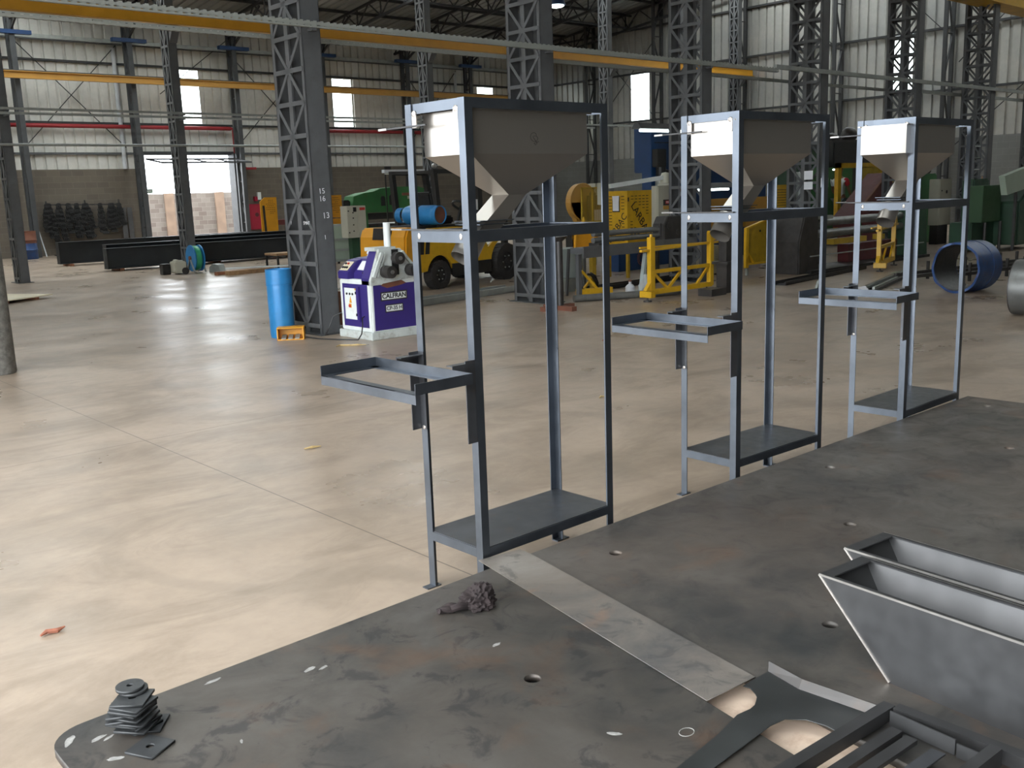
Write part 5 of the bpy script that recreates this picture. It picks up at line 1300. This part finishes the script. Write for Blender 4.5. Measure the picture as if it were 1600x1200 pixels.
# ---------------------------------------------------------------- big plate rolls
t=thing('plate_rolls','dark plate rolling machine with two long rolls behind the farthest hopper stands','rolling machine',(15.2,9.5,0))
for z in (.84,.635): MB().cyl((.1,0,z),(3.9,0,z),.075,22).build('roll',M['roll'],t,smooth=True)
MB().prism([(-.35,0),(-.35,.55),(-.2,.98),(.25,1.02),(.3,0)],'y',-.3,.26).build('left_housing',M['darksteel'],t,bevel=.02)
MB().prism([(3.8,0),(3.8,.95),(4.3,.95),(4.4,0)],'y',-.3,.26).build('right_housing',M['green_dark'],t,bevel=.02)
MB().box(1.9,4.0,.05,.26,.05,.38).build('red_bed',M['maroon'],t); MB().box(1.2,2.4,-.05,.1,.42,.52).box(2.9,3.1,-.05,.1,.42,.52).build('yellow_block',M['yellow_dark'],t)
MB().box(0,4.2,-.32,-.28,.28,.30).build('trip_wire',M['galv'],t); MB().box(-.1,4.3,-.4,.27,0,.05).build('base',M['black'],t)
MB().box(.3,1.0,-.15,.15,.90,.96).build('grey_tray',M['galv'],t)
t=thing('red_ramp','maroon sloped chute behind the farthest hopper stand','chute',(19.9,11.0,0))
MB().prism([(0,.78),(1.45,1.70),(1.65,1.70),(1.65,0),(1.25,0),(1.25,1.15),(0,.55)],'y',0,.5).build('body',M['maroon'],t)
MB().bar((0,-.02,.80),(1.45,-.02,1.72),.06,.04).build('edge',M['rust'],t); MB().box(1.7,1.85,0,.3,.9,1.6).build('yellow_stripe',M['yellow_dark'],t); MB().box(.05,.15,.1,.4,0,.6).build('leg',M['maroon'],t)
# dark upright machine and yellow cabin with a worker
t=thing('dark_machine','tall black machine body behind the farthest hopper stands','machine',(23.4,13.6,0))
MB().box(.1,2.4,0,1.2,0,2.55).build('body',M['black'],t,bevel=.03); MB().prism([(-1.55,0),(-1.55,2.15),(-1.4,2.35),(-.5,2.35),(-.1,2.1),(.0,0)],'y',0,.9).build('side_housing',M['green_dark'],t,bevel=.03)
MB().box(.2,2.0,.1,.2,2.55,2.62).build('top_rail',M['darksteel'],t); MB().sphere((1.35,.3,2.75),(.25,.2,.22),12,8).build('top_gear',M['darksteel'],t,smooth=True); MB().sphere((.5,.3,2.66),(.2,.15,.14),12,8).build('top_gear',M['darksteel'],t,smooth=True)
t=thing('yellow_cabin','yellow open-fronted machine cabin with a worker inside','cabin',(22.0,12.6,0))
MB().box(0,.14,0,.10,.3,1.98).box(2.0,2.14,0,.1,.3,1.98).box(0,2.14,0,.1,1.86,1.98).build('door_frame',M['yellow'],t)
MB().box(.95,2.05,.0,.04,.4,1.88).build('side_panel',M['yellow_dark'],t)
MB().box(.05,2.1,.8,.86,.3,1.9).build('back_panel',M['green'],t)
MB().box(-.05,2.2,-.05,.9,0,.30).build('base',M['darksteel'],t)
MB().box(.35,.7,.3,.36,1.82,1.85).build('added_light_strip',M['tube'],t)  # added glowing strip inside the cabin, no such lamp is known
# the worker
def limb(bm, pts, root=0): pass
pe=thing('person','person in white and red shirt with grey trousers bending inside the yellow cabin','person',(22.72,12.95,.30))
def skin_mesh(name, verts, edges, radii, mat, parent, sub=2):
    me=bpy.data.meshes.new(name); me.from_pydata(verts,edges,[]); o=bpy.data.objects.new(name,me); col.objects.link(o)
    md=o.modifiers.new('s','SKIN'); o.modifiers.new('u','SUBSURF').levels=sub
    for v_,r_ in zip(me.skin_vertices[0].data,radii): v_.radius=(r_,r_*.9) if isinstance(r_,(int,float)) else r_
    me.skin_vertices[0].data[0].use_root=True
    dg=bpy.context.evaluated_depsgraph_get(); dg.update(); nm=bpy.data.meshes.new_from_object(o.evaluated_get(dg))
    bpy.data.objects.remove(o); bpy.data.meshes.remove(me); nm.name=name
    return link(name,nm,mat,parent,smooth=True)
V=[(0,0,.80),(0,.0,.95),(-.02,0,1.12),(-.03,.0,1.28),(-.06,-.01,1.36),(-.09,-.02,1.44),(-.10,-.03,1.53), # spine..head
   (.0,.09,.76),(.02,.10,.42),(.0,.11,.06),(.10,.10,.03), (.0,-.09,.76),(.05,-.10,.42),(.03,-.11,.06),(.13,-.11,.03),
   (-.03,-.17,1.27),(.06,-.20,1.03),(.22,-.16,.90),(.28,-.15,.86), (-.03,.17,1.27),(.02,.22,1.02),(.17,.18,.90),(.23,.17,.87)]
E_=[(0,1),(1,2),(2,3),(3,4),(4,5),(5,6),(0,7),(7,8),(8,9),(9,10),(0,11),(11,12),(12,13),(13,14),(3,15),(15,16),(16,17),(17,18),(3,19),(19,20),(20,21),(21,22)]
Rr=[.12,.115,.125,.12,.055,.07,.085,.085,.06,.042,.035,.085,.06,.042,.035,.055,.042,.032,.03,.055,.042,.032,.03]
body=skin_mesh('body',V,E_,Rr,M['skin'],pe)
hd=MB().sphere((-.10,-.03,1.53),(.085,.075,.11),16,12).build('head',M['skin'],pe,smooth=True)
MB().sphere((-.115,-.03,1.575),(.088,.08,.085),14,10).build('hair',M['hair'],pe,smooth=True)
MB().sphere((-.01,-.03,1.52),(.02,.014,.02),8,6).sphere((-.03,-.06,1.55),(.014,.012,.01),8,6).sphere((-.03,0,1.55),(.014,.012,.01),8,6).sphere((-.025,-.03,1.475),(.012,.03,.008),8,6).build('face',M['skin'],hd,smooth=True)
for s_ in (-1,1):
    for i in range(4):
        x,y=(.29,-.15-.02) if s_<0 else (.24,.17); MB().pipe([(x-.01,y+.016*(i-1.5),.865 if s_<0 else .87),(x+.03,y+.018*(i-1.5),.85),(x+.05+.004*(i%3),y+.018*(i-1.5),.82)],[.009,.008,.006],6).build('finger',M['skin'],body,smooth=True)
    MB().pipe([((.27,-.12,.87) if s_<0 else (.22,.14,.875)),((.30,-.10,.85) if s_<0 else (.25,.12,.85))],[.010,.007],6).build('thumb',M['skin'],body,smooth=True)
sv=[V[0],(0,0,.93),V[2],V[3],(-.05,-.005,1.33)]
skin_mesh('shirt',sv+[(-.03,-.17,1.275),(.02,-.19,1.14),(-.03,.17,1.275),(.0,.205,1.12)],[(0,1),(1,2),(2,3),(3,4),(3,5),(5,6),(3,7),(7,8)],[.135,.132,.142,.138,.075,.072,.062,.072,.062],M['shirt'],pe)
skin_mesh('sleeve',[(-.03,-.11,1.30),(-.03,-.175,1.275),(.02,-.195,1.13)],[(0,1),(1,2)],[.07,.082,.07],M['shirt_red'],pe)
skin_mesh('trousers',[(0,0,.82),(.0,.09,.75),(.02,.10,.42),(.0,.11,.09),(.0,-.09,.75),(.05,-.10,.42),(.03,-.11,.09)],[(0,1),(1,2),(2,3),(0,4),(4,5),(5,6)],[.145,.10,.075,.06,.10,.075,.06],M['trousers'],pe)
# grey-green cabinets and green machines at far right
t=thing('control_cabinet','tall grey-beige cabinet beside the green machine behind the farthest hopper stand','cabinet',(23.05,10.6,0))
MB().box(0,.62,0,.25,.45,1.52).build('case',M['beige'],t,bevel=.01); MB().box(.02,.60,-.012,0,.47,1.50).build('door',M['beige'],t)
MB().cyl((.35,-.02,1.22),(.35,-.01,1.22),.04,14).build('knob',M['black'],t); MB().cyl((.1,-.02,1.25),(.1,-.01,1.25),.02,10).build('knob',M['black'],t); MB().box(.05,.57,.03,.22,0,.45).build('plinth',M['black'],t)
t=thing('green_machine','green machine with round port left of the grey-beige cabinet','machine',(22.3,11.2,0))
MB().prism([(0,0),(0,1.3),(.35,1.62),(1.9,1.66),(1.9,0)],'y',0,1.0).build('body',M['green'],t,bevel=.03); MB().ring((.28,-.02,.95),(.28,0,.95),.22,.19,24).build('port_ring',M['black'],t); MB().box(.4,1.3,.2,.6,1.66,1.95).box(1.3,1.8,.1,.4,1.66,2.3).build('drive_unit',M['darksteel'],t,bevel=.03)
MB().bar((.2,-.15,.35),(.62,-.15,.62),.06,.06).build('lever',M['galv'],t)
t=thing('green_machine','boxy dark green machine at the right edge, right of the broom','machine',(20.66,8.6,0))
MB().box(0,.9,0,.4,.62,1.36).build('door_panel',M['green_mid'],t,bevel=.01); MB().box(.0,1.3,.2,.66,.05,.62).build('base',M['green_dark'],t,bevel=.02); MB().box(.5,1.25,.4,.66,.6,1.5).build('rear_body',M['green_dark'],t,bevel=.03)
MB().prism([(1.1,.1),(1.1,1.0),(1.5,1.25),(2.2,.9),(2.2,.1)],'y',-.3,.3).build('arm',M['green_dark'],t,bevel=.03); MB().cyl((.05,-.05,0),(.05,-.05,.62),.03,10).build('leg',M['darksteel'],t); MB().cyl((.8,-.05,0),(.8,-.05,.62),.03,10).build('leg',M['darksteel'],t)
t=thing('tilted_panel','pale grey-green tilted lid panel at the right picture edge','panel',(20.95,8.25,0))
MB().prism([(-.15,1.54),(1.6,1.80),(1.6,1.34),(.02,1.16)],'y',0,.12).build('lid',M['greygreen'],t); MB().bar((.6,.06,0),(.6,.06,1.25),.05,.05).build('prop',M['darksteel'],t)
t=thing('wall_ladder','grey steel ladder behind the right end of the farthest hopper stand','ladder',(22.26,9.52,0))
MB().box(0,.025,-.02,.02,0,2.4).build('stile',M['column'],t); MB().box(.33,.355,-.02,.02,0,2.4).build('stile',M['column'],t); 
for i in range(9): MB().cyl((.02,0,.2+.25*i),(.335,0,.2+.25*i),.012,8).build('rung',M['galv'],t)
t=thing('broom','straw broom standing upside up by the right end of the farthest hopper stand','broom',(22.30,9.31,.0))
MB().lathe((0,0,0),(0,0,1),[(0,.19),(.06,.18),(.3,.10),(.42,.045),(.44,.02)],14).build('bristles',M['straw'],t,smooth=True); MB().cyl((0,0,.42),(.02,.02,1.55),.015,8).build('handle',M['wood'],t)

# ---------------------------------------------------------------- blue pipe ring, grey drum, bars
t=thing('pipe_ring','short thick blue pipe ring with a cut edge lying on the floor at right','pipe ring',(13.35,5.86,0))
d=Vector((.80,.60,0)).normalized(); d=Vector((.994,-.10,0)).normalized()
R_=.345; n=44; a=Vector((-d.y,d.x,0)); 
def ringpts(s,r,wob=0): return [Vector((0,0,R_))+d*(s+(wob*noise.noise(Vector((math.cos(q)*2,math.sin(q)*2,3))) if wob else 0))+(a*math.cos(q)+Vector((0,0,1))*math.sin(q))*r for q in [2*PI*i/n for i in range(n)]]
m=MB(); L=[ringpts(-.02,R_-.03,.06),ringpts(-.02,R_,.06),ringpts(.20,R_),ringpts(.56,R_),ringpts(.56,R_-.03),ringpts(.2,R_-.03)]
vs=[p for l in L for p in l]; m.add(vs,[(k_*n+i,k_*n+(i+1)%n,((k_+1)%6)*n+(i+1)%n,((k_+1)%6)*n+i) for k_ in range(6) for i in range(n)])
m.build('shell',M['blue_worn'],t,smooth=True)
m=MB(); vs=ringpts(0,R_-.032)+ringpts(.55,R_-.032); m.add(vs,[(i,(i+1)%n,n+(i+1)%n,n+i) for i in range(n)]); m.build('inner_lining',M['black'],t,smooth=True)
m=MB().ring(Vector((0,0,R_))+d*.34,Vector((0,0,R_))+d*.40,R_+.006,R_-.002,n); m.build('weld_band',M['blue_worn'],t,smooth=True)
t=thing('steel_drum','grey rolled steel cylinder lying on the floor at the right picture edge','cylinder',(11.62,4.42,0))
d2=Vector((.10,-.995,0)).normalized(); r_=.31
MB().lathe(Vector((0,0,r_)),d2,[(0,r_*.98),(.02,r_),(.85,r_),(.87,r_*.98)],44).build('shell',M['roll'],t,smooth=True)
MB().ring(Vector((0,0,r_))-d2*.004,Vector((0,0,r_))+d2*.02,r_*.985,r_*.93,44).build('end_rim',M['darksteel'],t)
BAR=[]
for i in range(7):
    o=MB().bar((0,0,0),(2.6,.75,0),.035,.035).build('steel_bar',M['galv'] if i%2 else M['darksteel']); o.location=(12.85+.1*(i%3),6.78+.045*i-.02*(i//4),.0185+.037*(i%2))
    tag(o,'long steel bar in the loose bundle left of the blue pipe ring','bar','steel bars bundled on the floor')
o=MB().add([(0,0,.005),(.17,-.05,.008),(.24,.10,.10),(.07,.15,.09)],[(0,1,2,3)]).add([(0,0,.002),(.17,-.05,.005),(.24,.10,.097),(.07,.15,.087)],[(0,1,2,3)]).build('paper_tag',M['paper']); o.location=(12.58,6.78,0); tag(o,'white paper tag lying at the end of the bar bundle','paper tag')
# bar rack behind the ring
t=thing('bar_rack','low dark bar rack with upright pegs behind the blue pipe ring','rack',(14.2,6.5,0),-.15)
m=MB()
for y in (0,.35,.7): m.bar((0,y,.12),(5.5,y,.12),.05,.05)
m.build('long_bar',M['darksteel'],t)
for i in range(10):
    for y in (0,.70): MB().box(.3+.5*i,.33+.5*i,y-.02,y+.02,.0,.28).build('peg',M['darksteel'],t)
o=MB().add([(0,0,.004),(1.0,0,.004),(.9,.5,.004),(.1,.45,.004)],[(0,1,2,3)]).build('green_sheet',M['greygreen']); o.location=(15.6,7.6,0); tag(o,'flat pale green sheet on the floor seen through the blue pipe ring','sheet')
o=MB().bar((0,0,.02),(.22,.02,.02),.05,.04).build('bar_stub',M['darksteel']); o.location=(10.95,4.02,0); tag(o,'short dark bar stub on the floor below the grey cylinder','bar stub')
t=thing('floor_channel','long dark channel lying on the floor behind the yellow bracing frame','channel',(13.2,8.5,0),.12)
MB().box(0,3.2,-.10,-.08,0,.06).box(0,3.2,.08,.10,0,.06).box(0,3.2,-.1,.1,0,.015).build('section',M['black'],t)
t=thing('floor_channel','long dark channel on the floor between the grey bench and the blue press','channel',(11.0,10.55,0),.02)
MB().box(0,3.4,-.10,-.08,0,.07).box(0,3.4,.08,.10,0,.07).box(0,3.4,-.1,.1,0,.015).build('section',M['black'],t)
o=MB().box(0,1.2,-.3,.3,.08,.11).build('brown_plate',M['rust']); o.location=(10.9,11.7,0); o.rotation_euler.z=.1; tag(o,'rust brown plate lying in front of the forklift wheel','plate')
for x,lab in ((.1,'left wooden bearer under the rust brown plate'),(1.0,'right wooden bearer under the rust brown plate')):
    b=MB().box(-.04,.04,-.28,.28,0,.08).build('timber_bearer',M['wood']); b.location=(10.9+x,11.72+x*.1,0); tag(b,lab,'timber')
t=thing('floor_channel','grey steel channel frame on the floor beside the bending machine, behind its right side','channel',(7.9,11.3,0),.15)
MB().box(0,2.6,-.15,-.12,0,.10).box(0,2.6,.12,.15,0,.10).box(0,2.6,-.15,.15,0,.02).build('section',M['galv'],t)
# high bay lamp
t=thing('bay_lamp','lit bell-shaped bay lamp hanging under the roof at the top of the picture','lamp',(19.4,19.48,6.40))
MB().lathe((0,0,0),(0,0,1),[(0,.25),(.02,.255),(.14,.20),(.26,.12),(.30,.10),(.46,.10),(.48,.04)],24).build('shade',M['blue'],t,smooth=True)
MB().lathe((0,0,-.06),(0,0,1),[(0,.06),(.02,.16),(.05,.21),(.055,.2)],20).build('bulb',M['bay'],t,smooth=True); MB().cyl((0,0,.48),(0,0,roofz(19.48)-6.4-.05),.012,8).build('hanger_rod',M['black'],t)

# ---------------------------------------------------------------- litter on the floor
def litter(name,lab,cat,x,y,mt,pts):
    o=MB().pipe([(px_,py_,.008+.004*(i%2)) for i,(px_,py_) in enumerate(pts)],[.004]+[.010]*(len(pts)-2)+[.003],6).build(name,M[mt]); o.location=(x,y,0); tag(o,lab,cat)
litter('wood_splinter','reddish splinter of scrap on the bare floor left of the plate table','scrap',.958,3.69,'debris',[(-.04,.0),(-.015,.012),(.02,.004),(.05,.01)])
litter('wood_splinter','pale curl of straw on the floor in front of the bending machine','scrap',5.58,8.86,'straw',[(-.12,.06),(-.06,.09),(.02,.03),(.08,-.05),(.16,-.09)])
litter('wood_splinter','brown scrap on the floor behind the nearest hopper stand','scrap',7.45,6.87,'debris',[(-.05,.0),(0,.02),(.05,.0)])
litter('wood_splinter','small dark scrap at the lower left edge of the picture','scrap',.66,3.82,'darksteel',[(-.02,-.01),(.0,.01),(.03,.01)])
litter('wood_splinter','thin pale splinter on the floor left of the nearest hopper tray','scrap',3.05,5.35,'straw',[(-.06,.0),(-.01,-.012),(.05,-.02)])
litter('wood_splinter','tan splinter on the floor between the nearest and middle hopper stands','scrap',5.32,4.95,'straw',[(-.03,.0),(0,.015),(.03,.005)])
# ================================================================ LIGHT AND CAMERA
w = bpy.data.worlds.new('overcast_sky'); bpy.context.scene.world = w; w.use_nodes = True
nt = w.node_tree; bg = nt.nodes['Background']
tc = nt.nodes.new('ShaderNodeTexCoord'); sp = nt.nodes.new('ShaderNodeSeparateXYZ'); nt.links.new(tc.outputs['Generated'], sp.inputs[0])
sky = ramp(nt, sp.outputs['Z'], [(0,(.80,.86,.93)),(.35,(.97,.99,1.0)),(1,(.92,.97,1.05))])
nt.links.new(sky, bg.inputs[0]); bg.inputs[1].default_value = 10.0
cam = bpy.data.cameras.new('camera'); co = bpy.data.objects.new('camera', cam); col.objects.link(co)
cam.sensor_fit = 'HORIZONTAL'; cam.sensor_width = 36; cam.lens = 36*1526.1/1600; cam.clip_start = .05; cam.clip_end = 400
f,pitch,roll,by = 1526.1,.1933,-.0349,.7277
cp,spn = math.cos(pitch), math.sin(pitch)
fw = Vector((0,cp,-spn)); up0 = Vector((0,spn,cp)); r0 = Vector((1,0,0))
c_,s_ = math.cos(roll), math.sin(roll)
R = r0*c_+up0*s_; U = -r0*s_+up0*c_
rot = Matrix.Rotation(-by,3,'Z')
R,U,B = rot@R, rot@U, rot@(-fw)
co.matrix_world = Matrix(((R.x,U.x,B.x,0),(R.y,U.y,B.y,0),(R.z,U.z,B.z,1.55),(0,0,0,1)))
sc = bpy.context.scene; sc.camera = co
sc.view_settings.view_transform = 'Standard'; sc.view_settings.look = 'None'; sc.view_settings.gamma = 1; sc.view_settings.exposure = .0
sc.cycles.use_denoising = True
sc.cycles.max_bounces = 10; sc.cycles.diffuse_bounces = 5; sc.cycles.glossy_bounces = 4; sc.cycles.transparent_max_bounces = 12
sc.cycles.caustics_reflective = False; sc.cycles.caustics_refractive = False
